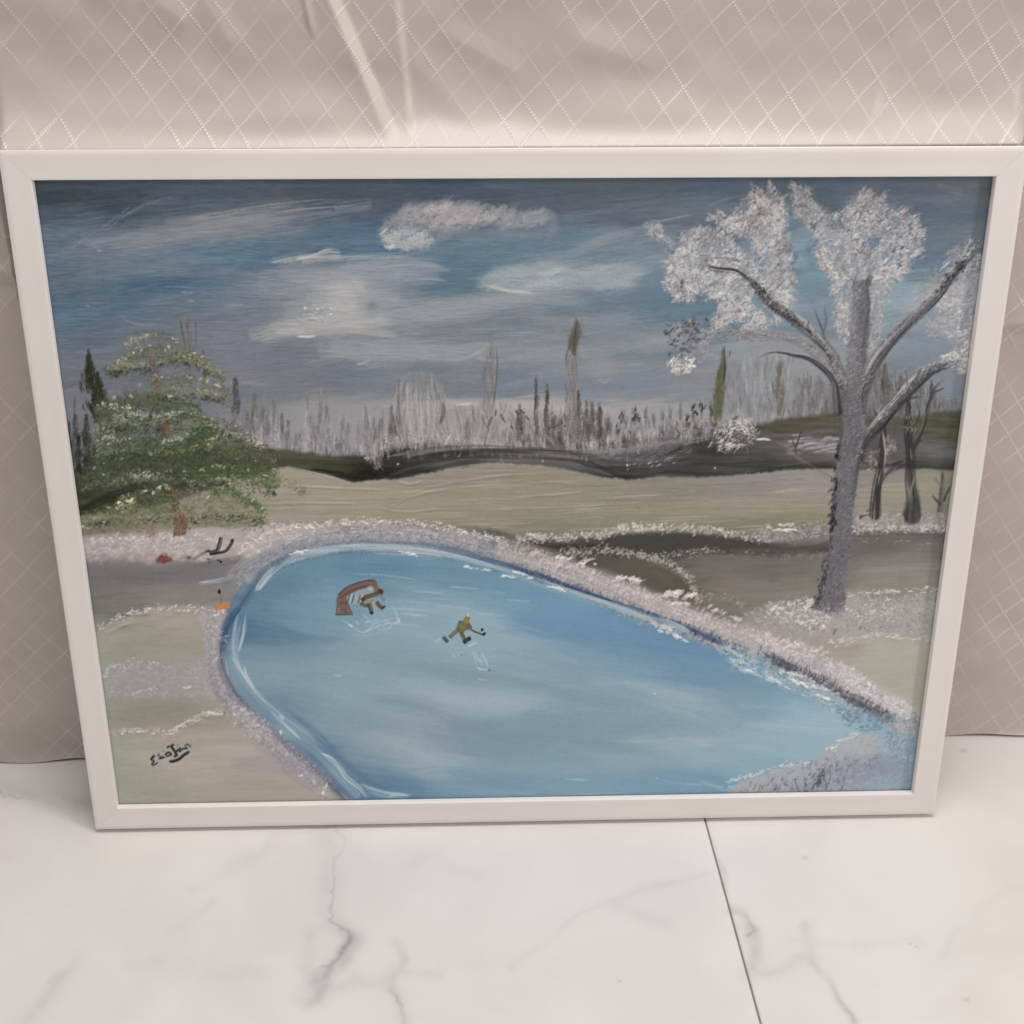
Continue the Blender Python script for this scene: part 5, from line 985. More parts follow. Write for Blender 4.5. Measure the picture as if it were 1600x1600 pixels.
lk([(564,940),(572,934),(582,931),(590,928),(595,925)], 7, (84,64,46)); lk([(562,943),(570,947),(578,948)], 5, (88,68,46)); pf([(591,920),(596,921),(600,925),(597,930),(592,929)], (74,56,42))
lk([(594,931),(599,936),(601,940)], 4, (142,112,100)); lk([(570,941),(578,939),(584,942)], 5, (152,128,94)); lk([(576,943),(579,952),(581,960)], 6.5, (76,56,36)); lk([(582,942),(585,950)], 3.5, (168,152,122)); lk([(588,941),(593,948),(599,952)], 6, (82,62,42))
lk([(579,957),(582,961)], 5, (38,32,28)); lk([(596,953),(602,948)], 3.4, (42,36,32)); lk([(566,938),(570,936)], 3, (60,44,32))
# goal reflection
IC = (168,186,196)
for p in [[(532,970),(545,977),(552,981)],[(552,981),(568,990),(585,976),(606,970),(620,964)],[(606,970),(604,976),(600,974)],[(568,989),(580,984),(598,976)],[(586,983),(600,986),(611,980),(608,974),(598,980),(602,985)],[(565,960),(572,966),(576,970)],[(570,974),(580,971)],[(585,968),(590,972)],[(594,960),(600,966)],[(600,958),(604,964)],[(585,970),(580,976)],[(610,946),(618,958),(622,966)],[(618,968),(624,974),(622,966)],[(556,970),(560,978)]]:
    stroke(p, 2.8, IC, .75, .4, .7, .35)
stroke([(618,965),(624,972),(612,976)], 3, (196,190,192), .8, .4, .5, .4); stroke([(544,977),(552,981)], 3, (196,200,204), .8)
# skater
pf([(727,964),(731,962),(734,966),(733,974),(736,978),(733,985),(727,986),(722,994),(718,990),(713,984),(715,975),(720,971),(725,970)], (104,104,66)); pf([(725,966),(732,964),(734,970),(731,976),(725,974)], (134,128,64)); lk([(729,963),(733,962)], 4, (198,194,160))
lk([(716,973),(720,972)], 3, (62,66,48)); lk([(718,978),(724,982)], 3, (122,122,78)); lk([(717,984),(709,991),(702,998)], 6.5, (92,84,62)); lk([(712,990),(706,996)], 3, (112,104,80)); lk([(720,988),(723,995),(726,1001)], 6.5, (88,86,58))
lk([(692,996),(696,1000),(700,1005)], 5.5, (44,50,52)); lk([(724,1006),(730,1001),(736,998)], 6.5, (34,34,32)); lk([(726,1003),(731,999)], 2.2, (70,72,66)); lk([(732,976),(735,981),(735,986)], 4.5, (88,90,62))
lk([(736,985),(744,989),(752,992),(756,993),(759,991)], 2.6, (52,48,50)); lk([(754,993),(759,990)], 3.6, (36,32,40)); pf([(751,984),(753,982),(756,984),(754,988),(751,987)], (26,24,30))
for p in [[(683,1000),(681,1008)],[(683,1003),(690,998)],[(706,1024),(712,1030)],[(727,1016),(738,1008),(746,1006)],[(730,1012),(744,1005)],[(736,1018),(742,1028),(744,1042)],[(744,1042),(750,1047),(762,1048)],[(762,1046),(760,1036),(752,1022)],[(748,1030),(754,1036)],[(722,1020),(716,1028)],[(740,1016),(748,1034),(755,1042)]]:
    stroke(p, 2.8, (178,190,198), .75, .4, .6, .3)
stroke([(719,1026),(722,1023)], 2.6, (62,72,88), .9); dabs([(765,1049)], 5, 4, 30, [(88,82,86)], .85, .3)

# ---- the signature, brushed in black, bottom left
SG = (38,44,52); SG2 = (74,84,92)
SIGN = [([(241,1181),(237,1186),(234.5,1189)],2.8,SG),([(235,1189),(240,1190),(238,1194),(236,1195)],2,SG2),([(240,1191),(236,1197)],2.2,SG2),([(237,1198),(243,1195),(246,1192)],1.7,SG2),
 ([(247,1178),(247.5,1184)],2,SG2),([(248,1188),(251,1184),(251,1186),(257,1184)],2.4,SG),([(254.5,1175.2),(255.8,1175)],1.8,SG2),
 ([(257,1182),(260,1178),(264,1177),(267,1180),(263,1182),(258,1183)],2.1,(50,58,66)),([(260,1170),(264,1167)],2.2,SG),([(264.5,1168),(267,1167),(271,1164)],2.4,SG),([(267,1168),(270,1172),(274,1178),(275.5,1181),(273,1183),(270,1183.5)],2.7,SG),
 ([(276,1166),(278,1166)],2.2,SG2),([(275,1176),(278,1173),(281,1174),(280,1177)],2.3,SG),([(277,1174),(280,1170),(283,1173),(286,1170)],2.2,(84,90,104)),([(285,1172),(290,1170),(291,1168)],2.2,(66,72,84)),([(288,1168),(292,1164),(295,1166),(298,1169)],2,(96,102,110)),([(291,1172),(292,1169)],1.8,SG),
 ([(263.5,1191.5),(272,1190.5),(280,1187),(287,1181),(296,1175.5)],3.2,(34,38,42))]
for p, w, c in SIGN:
    if w > 1.9: stroke([(x, y + .6) for x, y in p], w + 2.6, (176,170,162), .35, .6, .3)
for p, w, c in SIGN: stroke(p, w * 1.45, (np.array(c) * .8).tolist(), .98, .4, .15, .4, (.1, .12), blunt=.5)

# canvas weave catching the paint
WV = vnoise(14, 1.7, 201) * .6 + vnoise(34, 1.7, 203) * .4
thin = np.clip((700 - YY) / 200, .25, 1) * np.clip(1.15 - (XX - 100) / 1500, .4, 1)
IMG += (WV * thin * 8)[..., None]; IMG += vnoise(2, 2, 205)[..., None] * 2.2
pm = np.clip(((IMG[..., 0] + IMG[..., 2]) / 2 - IMG[..., 1]) / 6, 0, 1) * (YY < 760); IMG[..., 1] += 3 * pm; IMG[..., 2] += 1 * pm
lum = IMG.mean(-1, keepdims=True); IMG = lum + (IMG - lum) * .8; bm = np.clip((IMG[..., 2] - IMG[..., 0]) / 26, 0, 1); IMG[..., 1] += 1.8 * bm; IMG[..., 0] += .5 * bm; IMG[..., 2] -= .5 * bm; IMG *= C3((1.03, 1.01, .985))
HGT += WV * thin * .34 + vnoise(2.2, 2.2, 206) * .05
IMG = np.clip(IMG, 4, 250)
# ---------------------------------------------------------------- PAINTER END

# ---------------------------------------------------------------- floor: white marble tiles
VH, VW, VY0 = 460, 1640, 1160
vy, vx = np.mgrid[VY0:VY0 + VH, -20:VW - 20].astype(np.float32)
VN = fbm(40, 40, 301)[:VH, :VW] if False else up(np.random.default_rng(301).uniform(-1, 1, (16, 46)).astype(np.float32), VH, VW)
VN2 = up(np.random.default_rng(302).uniform(-1, 1, (60, 190)).astype(np.float32), VH, VW)
VN3 = up(np.random.default_rng(303).uniform(-1, 1, (150, 500)).astype(np.float32), VH, VW)
VEIN = np.zeros((VH, VW), np.float32); VIOL = np.zeros((VH, VW), np.float32)
def vein(pts, w, a, soft=1.0, jit=5.0):
    """dark thread plus soft cloud round a wandering vein"""
    P = spline([p[:2] for p in pts], 4.0); D = np.full((VH, VW), 1e9, np.float32)
    f = .5 if w < 5 else .12
    x = vx + jit * VN + jit * f * VN2 + f * 1.6 * VN3; y = vy + jit * np.roll(VN, 131, 1) + jit * f * np.roll(VN2, 31, 1) + f * 1.6 * np.roll(VN3, 17, 0)
    pad = w * 3 + 3 * jit + 8
    for k in range(len(P) - 1):
        (ax, ay), (bx, by) = P[k], P[k + 1]; l2 = (bx - ax)**2 + (by - ay)**2 + 1e-9
        i0 = int(max(min(ax, bx) - pad + 20, 0)); i1 = int(min(max(ax, bx) + pad + 20, VW)); j0 = int(max(min(ay, by) - pad - VY0, 0)); j1 = int(min(max(ay, by) + pad - VY0, VH))
        if i1 <= i0 or j1 <= j0: continue
        X = x[j0:j1, i0:i1]; Y = y[j0:j1, i0:i1]
        t = np.clip(((X - ax) * (bx - ax) + (Y - ay) * (by - ay)) / l2, 0, 1)
        D[j0:j1, i0:i1] = np.minimum(D[j0:j1, i0:i1], np.hypot(X - ax - t * (bx - ax), Y - ay - t * (by - ay)))
    m = np.exp(-(D / w)**(2 * soft)) * a * .8 * np.clip(.8 + .5 * np.roll(VN, 77, 1) + .18 * VN2, .15, 1.25)
    VEIN[:] = np.maximum(VEIN, m) + .35 * np.minimum(VEIN, m)
# the long vein below the picture, left of the seam
V1 = [(528,1290),(524,1303),(533,1318),(531,1340),(524,1362),(526,1382),(520,1405),(516,1428),(512,1440)]
vein(V1, 3.2, .5, 1, 8); vein([(x - 12, y) for x, y in V1], 26, .2, 1, 10)
vein([(512,1440),(528,1446),(542,1452),(545,1464),(538,1478),(530,1490)], 3.6, .45, 1, 7); vein([(536,1448),(544,1470),(530,1500),(506,1530),(488,1556)], 20, .3, 1, 10)
vein([(545,1462),(536,1480),(520,1500),(512,1518),(508,1530)], 8, .5, 1, 6); vein([(552,1478),(540,1500),(520,1524),(500,1548),(482,1566)], 13, .3, 1, 8); vein([(530,1490),(512,1510),(500,1512)], 3, .55, 1, 4)
vein([(500,1440),(488,1480),(478,1520),(500,1545),(560,1538),(610,1522)], 15, .2, 1, 12)
vein([(620,1480),(626,1500),(620,1520),(608,1546)], 9, .28, 1, 8); vein([(606,1545),(618,1550),(626,1572),(630,1600)], 3, .5, 1, 4); vein([(612,1540),(622,1560),(630,1598)], 9, .24, 1, 6)
vein([(690,1520),(640,1518),(560,1545),(520,1552)], 9, .18, 1, 10)
# right of the seam
vein([(1143,1418),(1165,1424),(1178,1440),(1184,1452)], 7, .38, 1, 6); vein([(1170,1430),(1180,1452),(1172,1462)], 3, .5, 1, 4); vein([(1172,1440),(1182,1470),(1180,1500),(1170,1525)], 13, .3, 1, 9)
vein([(1262,1450),(1268,1480),(1272,1502)], 9, .22, 1, 8); vein([(1180,1520),(1230,1512),(1262,1500)], 8, .22, 1, 9)
vein([(1270,1500),(1280,1518),(1296,1532),(1308,1552),(1320,1580),(1332,1600)], 6, .42, 1, 6); vein([(1300,1540),(1314,1565),(1334,1600)], 2.6, .42, 1, 4)
vein([(1122,1345),(1128,1358),(1132,1376),(1128,1385)], 4, .32, 1, 4)
# faint bands and specks
for p, w, a in [([(60,1575),(85,1545),(110,1515),(130,1495)],10,.22),([(20,1600),(50,1580),(80,1560)],14,.12),([(200,1505),(260,1508),(350,1515),(410,1520)],14,.1),([(300,1390),(350,1360),(400,1335),(430,1310)],9,.1),([(270,1460),(300,1440),(330,1410)],7,.08),
 ([(800,1510),(860,1460),(930,1420),(1010,1390),(1110,1370)],5,.1),([(960,1420),(1020,1440),(1060,1470)],12,.1),([(1470,1490),(1510,1440),(1560,1400),(1600,1380)],7,.08),([(1240,1475),(1340,1480),(1440,1475)],7,.08),([(640,1350),(680,1345),(740,1370)],12,.08),
 ([(0,1232),(30,1240),(80,1250),(135,1252)],16,.3),([(0,1238),(14,1242),(34,1246)],2.4,.55),([(100,1246),(130,1248)],3,.4),([(480,1290),(520,1310),(560,1330)],18,.1)]: vein(p, w, a, 1, 8)
for x, y, s in [(1432,1479,2.5),(1380,1255,2),(1505,1173,5),(968,1533,3),(1422,1475,2),(1510,1562,5),(1258,1340,4),(1318,1242,2)]:
    VEIN += .35 * np.exp(-((vx - x) / s)**2 - ((vy - y) / (s * .7))**2)
VEIN = np.clip(VEIN, 0, 1)

m_tile, nt, bs = mat('white_marble')
at = node(nt, 'ShaderNodeAttribute', attribute_name='vein')
tc = node(nt, 'ShaderNodeTexCoord'); ns = node(nt, 'ShaderNodeTexNoise'); ns.inputs['Scale'].default_value = 9; ns.inputs['Detail'].default_value = 6; ns.inputs['Distortion'].default_value = .6
nt.links.new(tc.outputs['Object'], ns.inputs['Vector'])
r1 = node(nt, 'ShaderNodeValToRGB'); r1.color_ramp.elements[0].position = .3; r1.color_ramp.elements[0].color = (.70, .67, .65, 1); r1.color_ramp.elements[1].position = .62; r1.color_ramp.elements[1].color = (.755, .727, .707, 1)
nt.links.new(ns.outputs['Fac'], r1.inputs['Fac'])
mx = node(nt, 'ShaderNodeMix', data_type='RGBA'); mx.inputs['B'].default_value = (.24, .22, .225, 1)
nt.links.new(at.outputs['Fac'], mx.inputs['Factor']); nt.links.new(r1.outputs['Color'], mx.inputs['A']); nt.links.new(mx.outputs['Result'], bs.inputs['Base Color'])
bs.inputs['Roughness'].default_value = .38; bs.inputs['Specular IOR Level'].default_value = .35
m_grout, nt, bs = mat('grout'); bs.inputs['Base Color'].default_value = (.16, .14, .13, 1); bs.inputs['Roughness'].default_value = .95
nz = node(nt, 'ShaderNodeTexNoise'); nz.inputs['Scale'].default_value = 300; rr_ = node(nt, 'ShaderNodeValToRGB'); rr_.color_ramp.elements[0].color = (.2, .175, .165, 1); rr_.color_ramp.elements[1].color = (.32, .28, .26, 1)
nt.links.new(nz.outputs['Fac'], rr_.inputs['Fac']); nt.links.new(rr_.outputs['Color'], bs.inputs['Base Color'])

def seam_x(y): return 0.1660 + (0.0019 - y) * 0.0177
floor = obj('floor', box('floor', -3, 3, -3, .6, -.03, -.0009), m_grout); tag(floor, kind='structure')
def tile(side):
    ys = np.concatenate([[-3, -2, -1, -.6, -.4], np.arange(-.30, .1401, .0012), [.2, .4, .6]])
    g = .00085
    if side < 0: xo = np.concatenate([[-3, -2, -1, -.8], np.arange(-.62, .1601, .0012)])
    else: xo = np.concatenate([np.arange(.172, .6201, .0012), [.8, 1, 2, 3]])
    Y = np.repeat(ys[:, None], len(xo) + 3, 1); sxx = seam_x(ys)[:, None] + side * g
    e = [sxx, sxx, sxx + side * .0005]                                # skirt, arris, top
    xx = np.repeat(xo[None], len(ys), 0)
    X = np.concatenate([xx, e[2], e[1], e[0]], 1) if side < 0 else np.concatenate([e[0], e[1], e[2], xx], 1)
    Z = np.zeros_like(X); k = (-2, -1) if side < 0 else (1, 0)
    Z[:, k[0]] = -.0004; Z[:, k[1]] = -.0025
    P = np.stack([X, Y, Z], -1); me = grid_mesh('tile', P, False)
    px, py = to_sheet(P); inside = (px > -20) & (px < 1619) & (py > VY0) & (py < VY0 + VH - 1)
    v = bilinear(VEIN, px + 20, py - VY0) * inside
    a = me.attributes.new('vein', 'FLOAT', 'POINT'); a.data.foreach_set('value', v.astype(np.float32).ravel())
    o = obj('tile', me, m_tile, floor); return o
tile(-1); tile(1)

# ---------------------------------------------------------------- the wall and the cloth hanging on it
m_wall, nt, bs = mat('plain_wall'); nz = node(nt, 'ShaderNodeTexNoise'); nz.inputs['Scale'].default_value = 40
rr_ = node(nt, 'ShaderNodeValToRGB'); rr_.color_ramp.elements[0].color = (.55, .51, .47, 1); rr_.color_ramp.elements[1].color = (.6, .56, .52, 1)
nt.links.new(nz.outputs['Fac'], rr_.inputs['Fac']); nt.links.new(rr_.outputs['Color'], bs.inputs['Base Color']); bs.inputs['Roughness'].default_value = .9
wall = obj('wall', mesh('wall', [(-3, WALL_Y + .02 - 3 * WALL_S, 0), (3, WALL_Y + .02 + 3 * WALL_S, 0), (3, WALL_Y + .02 + 3 * WALL_S, 2.4), (-3, WALL_Y + .02 - 3 * WALL_S, 2.4),
   (-3, WALL_Y + .1 - 3 * WALL_S, 0), (3, WALL_Y + .1 + 3 * WALL_S, 0), (3, WALL_Y + .1 + 3 * WALL_S, 2.4), (-3, WALL_Y + .1 - 3 * WALL_S, 2.4)],
   [(0, 1, 2, 3), (7, 6, 5, 4), (0, 4, 5, 1), (3, 2, 6, 7), (0, 3, 7, 4), (1, 5, 6, 2)]), m_wall); tag(wall, kind='structure')

m_cloth, nt, bs = mat('diamond_satin'); L = nt.links
uv = node(nt, 'ShaderNodeUVMap', uv_map='weave'); sp = node(nt, 'ShaderNodeSeparateXYZ'); L.new(uv.outputs[0], sp.inputs[0])
def M(op, a, b=None, c=None, clamp=False):
    n = node(nt, 'ShaderNodeMath', operation=op, use_clamp=clamp)
    for k, v in enumerate((a, b, c)):
        if v is None: continue
        if isinstance(v, (int, float)): n.inputs[k].default_value = v
        else: L.new(v, n.inputs[k])
    return n.outputs[0]
I, J = sp.outputs[0], sp.outputs[1]                       # diamond lattice coordinates, see below
fi = M('ABSOLUTE', M('SUBTRACT', M('FRACT', I), .5)); fj = M('ABSOLUTE', M('SUBTRACT', M('FRACT', J), .5))
def line(f, w): return M('SMOOTH_MIN', 1.0, M('MAXIMUM', M('DIVIDE', M('SUBTRACT', f, .5 - w), w), 0.0), .1)
def stitch(f, along, n, w, lo):
    d = M('ADD', M('MULTIPLY', M('SINE', M('MULTIPLY', along, 2 * math.pi * n)), .5), .5)
    return M('MULTIPLY', line(f, w), M('ADD', M('MULTIPLY', d, 1 - lo), lo))
s1 = stitch(fj, I, 8, .085, .05); s2 = stitch(fi, J, 10, .07, .4)
st = M('MAXIMUM', s1, s2)
n0 = node(nt, 'ShaderNodeTexNoise'); n0.inputs['Scale'].default_value = .33; n0.inputs['Detail'].default_value = 2; L.new(uv.outputs[0], n0.inputs['Vector'])
vis = M('MULTIPLY_ADD', M('SUBTRACT', n0.outputs['Fac'], .38), 3.0, .12, clamp=True)  # noise fades the stitches in patches, imitating sheen that comes and goes
tcg = node(nt, 'ShaderNodeTexCoord'); spo = node(nt, 'ShaderNodeSeparateXYZ'); L.new(tcg.outputs['Object'], spo.inputs[0])
stv = M('MULTIPLY', st, vis)
cmx = node(nt, 'ShaderNodeMix', data_type='RGBA'); cmx.inputs['A'].default_value = (.54, .475, .445, 1); cmx.inputs['B'].default_value = (.80, .735, .70, 1)  # woven stitches get a lighter base colour: their satin sheen is painted in
L.new(stv, cmx.inputs['Factor']); L.new(cmx.outputs['Result'], bs.inputs['Base Color'])
bs.inputs['Roughness'].default_value = .42; bs.inputs['Specular IOR Level'].default_value = .5
bs.inputs['Sheen Weight'].default_value = .3; bs.inputs['Sheen Roughness'].default_value = .4
wv = node(nt, 'ShaderNodeTexNoise'); wv.inputs['Scale'].default_value = 1400; L.new(tcg.outputs['Object'], wv.inputs['Vector'])
bp = node(nt, 'ShaderNodeBump'); bp.inputs['Distance'].default_value = .0006; bp.inputs['Strength'].default_value = .8
L.new(M('ADD', stv, M('MULTIPLY', wv.outputs['Fac'], .12)), bp.inputs['Height']); L.new(bp.outputs[0], bs.inputs['Normal'])

def sm(a, b, x): t = np.clip((x - a) / (b - a), 0, 1); return t * t * (3 - 2 * t)
xs = np.arange(-.75, .7501, .0018)
z_lo = np.concatenate([np.arange(.0008, .5632, .0028)]); z_hi = np.arange(.5677, 1.05, .0018)
z_fold = np.array([.5646, .5653, .5662, .5671, .5679])
zs = np.concatenate([z_lo, z_fold, z_hi]); nlo = len(z_lo); nf = len(z_fold)
X, Z = np.meshgrid(xs, zs)
rs_ = np.random.default_rng(5)
def nz2(px, pz, seed):
    r = np.random.default_rng(seed); g = r.uniform(-1, 1, (int(1.1 / pz) + 3, int(1.5 / px) + 3)).astype(np.float32)
    return bilinear(up(g, 500, 700), (X + .75) / 1.5 * 699, Z / 1.06 * 499)
Yw = WALL_Y + WALL_S * X + .0015
wrk = .0032 * nz2(.16, .22, 1) + .0022 * nz2(.07, .055, 2) + .0009 * nz2(.03, .022, 3)
upz = sm(.56, .63, Z)
# soft hanging wrinkles and the sharp pressed creases seen over the frame
def ridge(x0, z0, x1, z1, w, h, kind='tri'):
    dx, dz = x1 - x0, z1 - z0; l = math.hypot(dx, dz); nx, nz_ = dz / l, -dx / l
    t = ((X - x0) * dx + (Z - z0) * dz) / l**2; d = (X - x0) * nx + (Z - z0) * nz_
    e = sm(-.25, .05, t) * sm(1.25, .95, t)
    if kind == 'tri': return h * np.clip(1 - np.abs(d) / w, 0, 1) * e
    if kind == 'roll': return h * np.where(d < 0, np.exp(d / (w * 4.5)), np.clip(1 - d / w, 0, 1)) * e
    return h * (sm(-w, w, d) * np.exp(-np.clip(d, 0, None) / (w * 7))) * e
px2x = lambda p: -.3612 + p * .0004512; py2z = lambda p: .6643 - p * .000434
Y = Yw + wrk
Y -= ridge(px2x(600), py2z(232), px2x(500), py2z(-20), .0075, .0062, 'roll')
Y -= ridge(px2x(627), py2z(232), px2x(607), py2z(-20), .0045, .0028, 'roll')
Y -= ridge(px2x(478), py2z(40), px2x(462), py2z(-60), .003, .002)
Y -= ridge(px2x(1366), py2z(232), px2x(1420), py2z(-20), .006, .0014, 'roll')
Y -= ridge(px2x(790), py2z(105), px2x(690), py2z(52), .012, .0012) + ridge(px2x(1010), py2z(100), px2x(900), py2z(58), .014, .0010) + ridge(px2x(730), py2z(190), px2x(640), py2z(100), .014, .0010) + ridge(px2x(280), py2z(30), px2x(230), py2z(-10), .014, .0015) + ridge(px2x(350), py2z(60), px2x(310), py2z(-10), .014, .0015)
# ironed horizontal creases either side of the picture
Y += .0020 * np.exp(-((Z - .413 - .02 * (X - .4)) / .0035)**2) * (X > .3); Y -= .0016 * np.exp(-((Z - .420 - .02 * (X - .4)) / .0035)**2) * (X > .3)
Y += .0022 * np.exp(-((Z - .463) / .004)**2) * (X < -.3); Y -= .0020 * np.exp(-((Z - .473) / .005)**2) * (X < -.3)
# over the frame the cloth comes forward and rests on its top edge
lip = sm(-.386, -.366, X) * sm(.388, .368, X)
zt = Z - .5684
drape = (.0215 * np.exp(-np.clip(zt, 0, None) / .018) + .0075 * np.exp(-np.clip(zt, 0, None) / .05)) * lip
hi = np.zeros_like(X); hi[nlo + nf:] = 1
calm = 1 - (1 - sm(.001, .022, zt)) * lip * .93
Y = np.where(hi > 0, Yw + (Y - Yw) * calm - drape, Y)
row_hi = Y[nlo + nf]                                   # front line of the cloth on the frame
for k in range(nf):                                    # tucked strip running back over the frame's top
    t = (k + .5) / nf; Y[nlo + k] = np.where(lip[0] > .02, (WALL_Y + WALL_S * xs + .004) * (1 - t) + row_hi * t, Y[nlo + k])
Y[:nlo] = np.where((lip[:nlo] > 0.001) & (Z[:nlo] > .45), np.maximum(Y[:nlo], WALL_Y + .003 + np.abs(WALL_S * X[:nlo])), Y[:nlo])
# hem: a little scallop where the cloth meets the floor
Y[:nlo] -= .004 * np.exp(-Z[:nlo] / .006) * (.5 + .5 * np.sin(X[:nlo] * 70 + 2 * np.sin(X[:nlo] * 23)))
zz = Z.copy(); zz[0] += .0022 * (.5 + .5 * np.sin(xs * 55 + 1.3 * np.sin(xs * 31)))
me = grid_mesh('cloth', np.stack([X, Y, zz], -1))
# lattice: (x, -z) = i*a + j*b
a_, b_ = (.01105, .0155), (-.0144, .0139); det = a_[0] * b_[1] - b_[0] * a_[1]
Xw = X + .0015 * nz2(.2, .2, 9); Zw = -Z + .0015 * nz2(.2, .2, 10)
x00, z00 = px2x(1107.8), -py2z(36)
ii = ((Xw - x00) * b_[1] - b_[0] * (Zw - z00)) / det + .5; jj = (a_[0] * (Zw - z00) - a_[1] * (Xw - x00)) / det + .5
ii -= .5; jj -= .5
uvl = me.uv_layers.new(name='weave'); vi = np.zeros(len(me.loops), np.int32); me.loops.foreach_get('vertex_index', vi)
uvs = np.stack([ii.ravel()[vi] + 100, jj.ravel()[vi] + 100], -1).astype(np.float32); uvl.data.foreach_set('uv', uvs.ravel())
cloth = obj('backdrop_cloth', me, m_cloth)
tag(cloth, 'cream satin cloth woven with dotted diamonds, creased, hanging on the wall behind the frame', 'cloth')

# ---------------------------------------------------------------- the framed painting
pic = bpy.data.objects.new('framed_painting', None); COL.objects.link(pic)
tag(pic, 'winter pond oil painting in a plain white frame, leaning against the cream cloth', 'painting')
m_frame, nt, bs = mat('white_lacquer'); L = nt.links
tcg = node(nt, 'ShaderNodeTexCoord'); nz = node(nt, 'ShaderNodeTexNoise'); nz.inputs['Scale'].default_value = 14; nz.inputs['Detail'].default_value = 5; L.new(tcg.outputs['Object'], nz.inputs['Vector'])
rr_ = node(nt, 'ShaderNodeValToRGB'); rr_.color_ramp.elements[0].position = .3; rr_.color_ramp.elements[0].color = (.81, .76, .735, 1); rr_.color_ramp.elements[1].position = .7; rr_.color_ramp.elements[1].color = (.84, .795, .77, 1)
L.new(nz.outputs['Fac'], rr_.inputs['Fac']); L.new(rr_.outputs['Color'], bs.inputs['Base Color']); bs.inputs['Roughness'].default_value = .42
nz = node(nt, 'ShaderNodeTexNoise'); nz.inputs['Scale'].default_value = 900; L.new(tcg.outputs['Object'], nz.inputs['Vector']); bp = node(nt, 'ShaderNodeBump'); bp.inputs['Strength'].default_value = .12; bp.inputs['Distance'].default_value = .0003
L.new(nz.outputs['Fac'], bp.inputs['Height']); L.new(bp.outputs[0], bs.inputs['Normal'])
RW = .0208; REC = .0060
# cross-section: (distance in from the outer edge, depth behind the face)
prof = [(0, T_), (0, .0004), (.00012, .00014), (.0005, 0), (.004, 0), (.010, .00025), (.016, .0001), (RW - .0012, .0001), (RW - .0003, .0002), (RW, .0006), (RW, REC + .0004), (RW - .005, REC + .0006), (RW - .005, T_ - .001), (.004, T_)]
def rail(name, side):
    g = .00006; V = []; Fc = []; n = len(prof)
    for e in (0, 1):
        for q, d in prof:
            if side in ('top', 'bottom'):
                u = (-W_ / 2 + q + g) if e == 0 else (W_ / 2 - q - g); v = H_ - q if side == 'top' else q
            else:
                u = W_ / 2 - q if side == 'right' else -W_ / 2 + q; v = (q + g) if e == 0 else (H_ - q - g)
            V.append(front(u, v, d))
    for k in range(n):
        a, b = k, (k + 1) % n; Fc.append((a, b, n + b, n + a))
    Fc.append(tuple(range(n))); Fc.append(tuple(range(2 * n - 1, n - 1, -1)))
    me = mesh(name, V, Fc)
    import bmesh; bm = bmesh.new(); bm.from_mesh(me); bmesh.ops.recalc_face_normals(bm, faces=bm.faces); bm.to_mesh(me); bm.free()
    me.polygons.foreach_set('use_smooth', [len(p.vertices) == 4 for p in me.polygons])
    me.set_sharp_from_angle(angle=math.radians(38))
    return obj(name, me, m_frame, pic)
for s in ('top', 'bottom', 'left', 'right'): rail('frame_rail', s)
m_back, nt, bs = mat('fibreboard'); bs.inputs['Roughness'].default_value = .9; nz = node(nt, 'ShaderNodeTexNoise'); nz.inputs['Scale'].default_value = 200
rr_ = node(nt, 'ShaderNodeValToRGB'); rr_.color_ramp.elements[0].color = (.16, .10, .06, 1); rr_.color_ramp.elements[1].color = (.28, .19, .12, 1); nt.links.new(nz.outputs['Fac'], rr_.inputs['Fac']); nt.links.new(rr_.outputs['Color'], bs.inputs['Base Color'])
U = W_ / 2 - RW + .003; bv = [front(u, v, d) for u in (-U, U) for v in (RW - .003, H_ - RW + .003) for d in (REC + .0035, T_ - .004)]
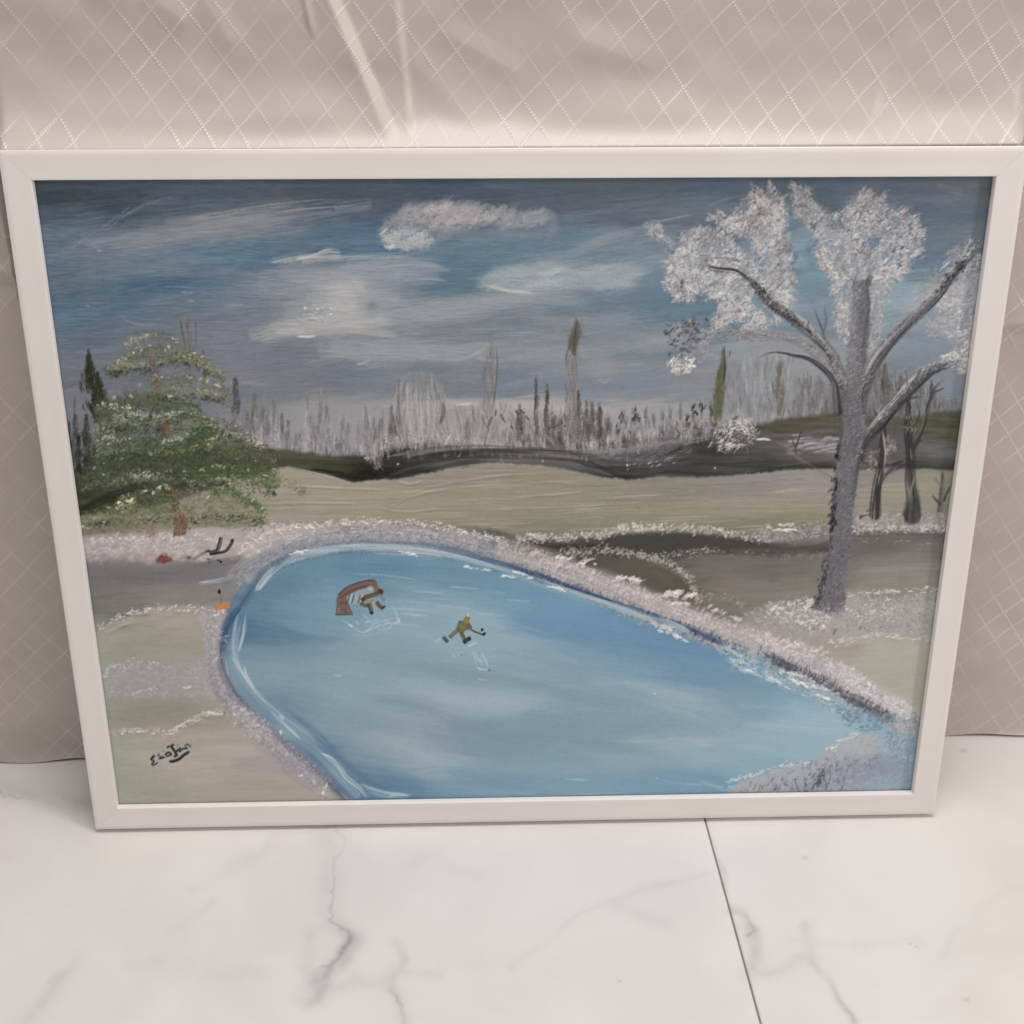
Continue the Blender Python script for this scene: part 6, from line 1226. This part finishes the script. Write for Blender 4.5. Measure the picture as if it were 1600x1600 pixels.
obj('backing_board', mesh('backing_board', bv, [(0, 1, 3, 2), (4, 6, 7, 5), (0, 4, 5, 1), (2, 3, 7, 6), (0, 2, 6, 4), (1, 5, 7, 3)]), m_back, pic)

NU, NV = 1340, 1010
uu = np.linspace(-W_ / 2 + RW - .0015, W_ / 2 - RW + .0015, NU); vv = np.linspace(RW - .0015, H_ - RW + .0015, NV)
Ug, Vg = np.meshgrid(uu, vv)
flat = front(Ug, Vg, REC + .0016); px, py = to_sheet(front(Ug, Vg, REC))
hh = bilinear(HGT, px - SX0, py - SY0); rgb = bilinear(IMG, px - SX0, py - SY0) / 255.0
edge = np.minimum.reduce([Ug - uu[0], uu[-1] - Ug, Vg - vv[0], vv[-1] - Vg]); hh = hh * np.clip((edge - .0012) / .001, 0, 1)
nrm = np.array([0, -CL, SL]); P = flat + nrm * (np.clip(hh, -.5, 2.6) * RELIEF)[..., None]
lin = (np.where(rgb <= .04045, rgb / 12.92, ((rgb + .055) / 1.055)**2.4) - .011) * 1.02 / np.array(GAIN)
lin = np.clip(lin, .006, .9)
me = grid_mesh('canvas', P)
ca = me.color_attributes.new(name='paint', type='FLOAT_COLOR', domain='POINT')
ca.data.foreach_set('color', np.concatenate([lin, np.ones(lin.shape[:2] + (1,))], -1).astype(np.float32).ravel())
m_paint, nt, bs = mat('oil_paint_on_canvas'); L = nt.links
at = node(nt, 'ShaderNodeAttribute', attribute_name='paint'); L.new(at.outputs['Color'], bs.inputs['Base Color'])
bs.inputs['Roughness'].default_value = .34; bs.inputs['Specular IOR Level'].default_value = .28
tcg = node(nt, 'ShaderNodeTexCoord'); nz = node(nt, 'ShaderNodeTexNoise'); nz.inputs['Scale'].default_value = 700; L.new(tcg.outputs['Object'], nz.inputs['Vector']); bp = node(nt, 'ShaderNodeBump'); bp.inputs['Strength'].default_value = .3; bp.inputs['Distance'].default_value = .0003
L.new(nz.outputs['Fac'], bp.inputs['Height']); L.new(bp.outputs[0], bs.inputs['Normal'])
obj('canvas', me, m_paint, pic)
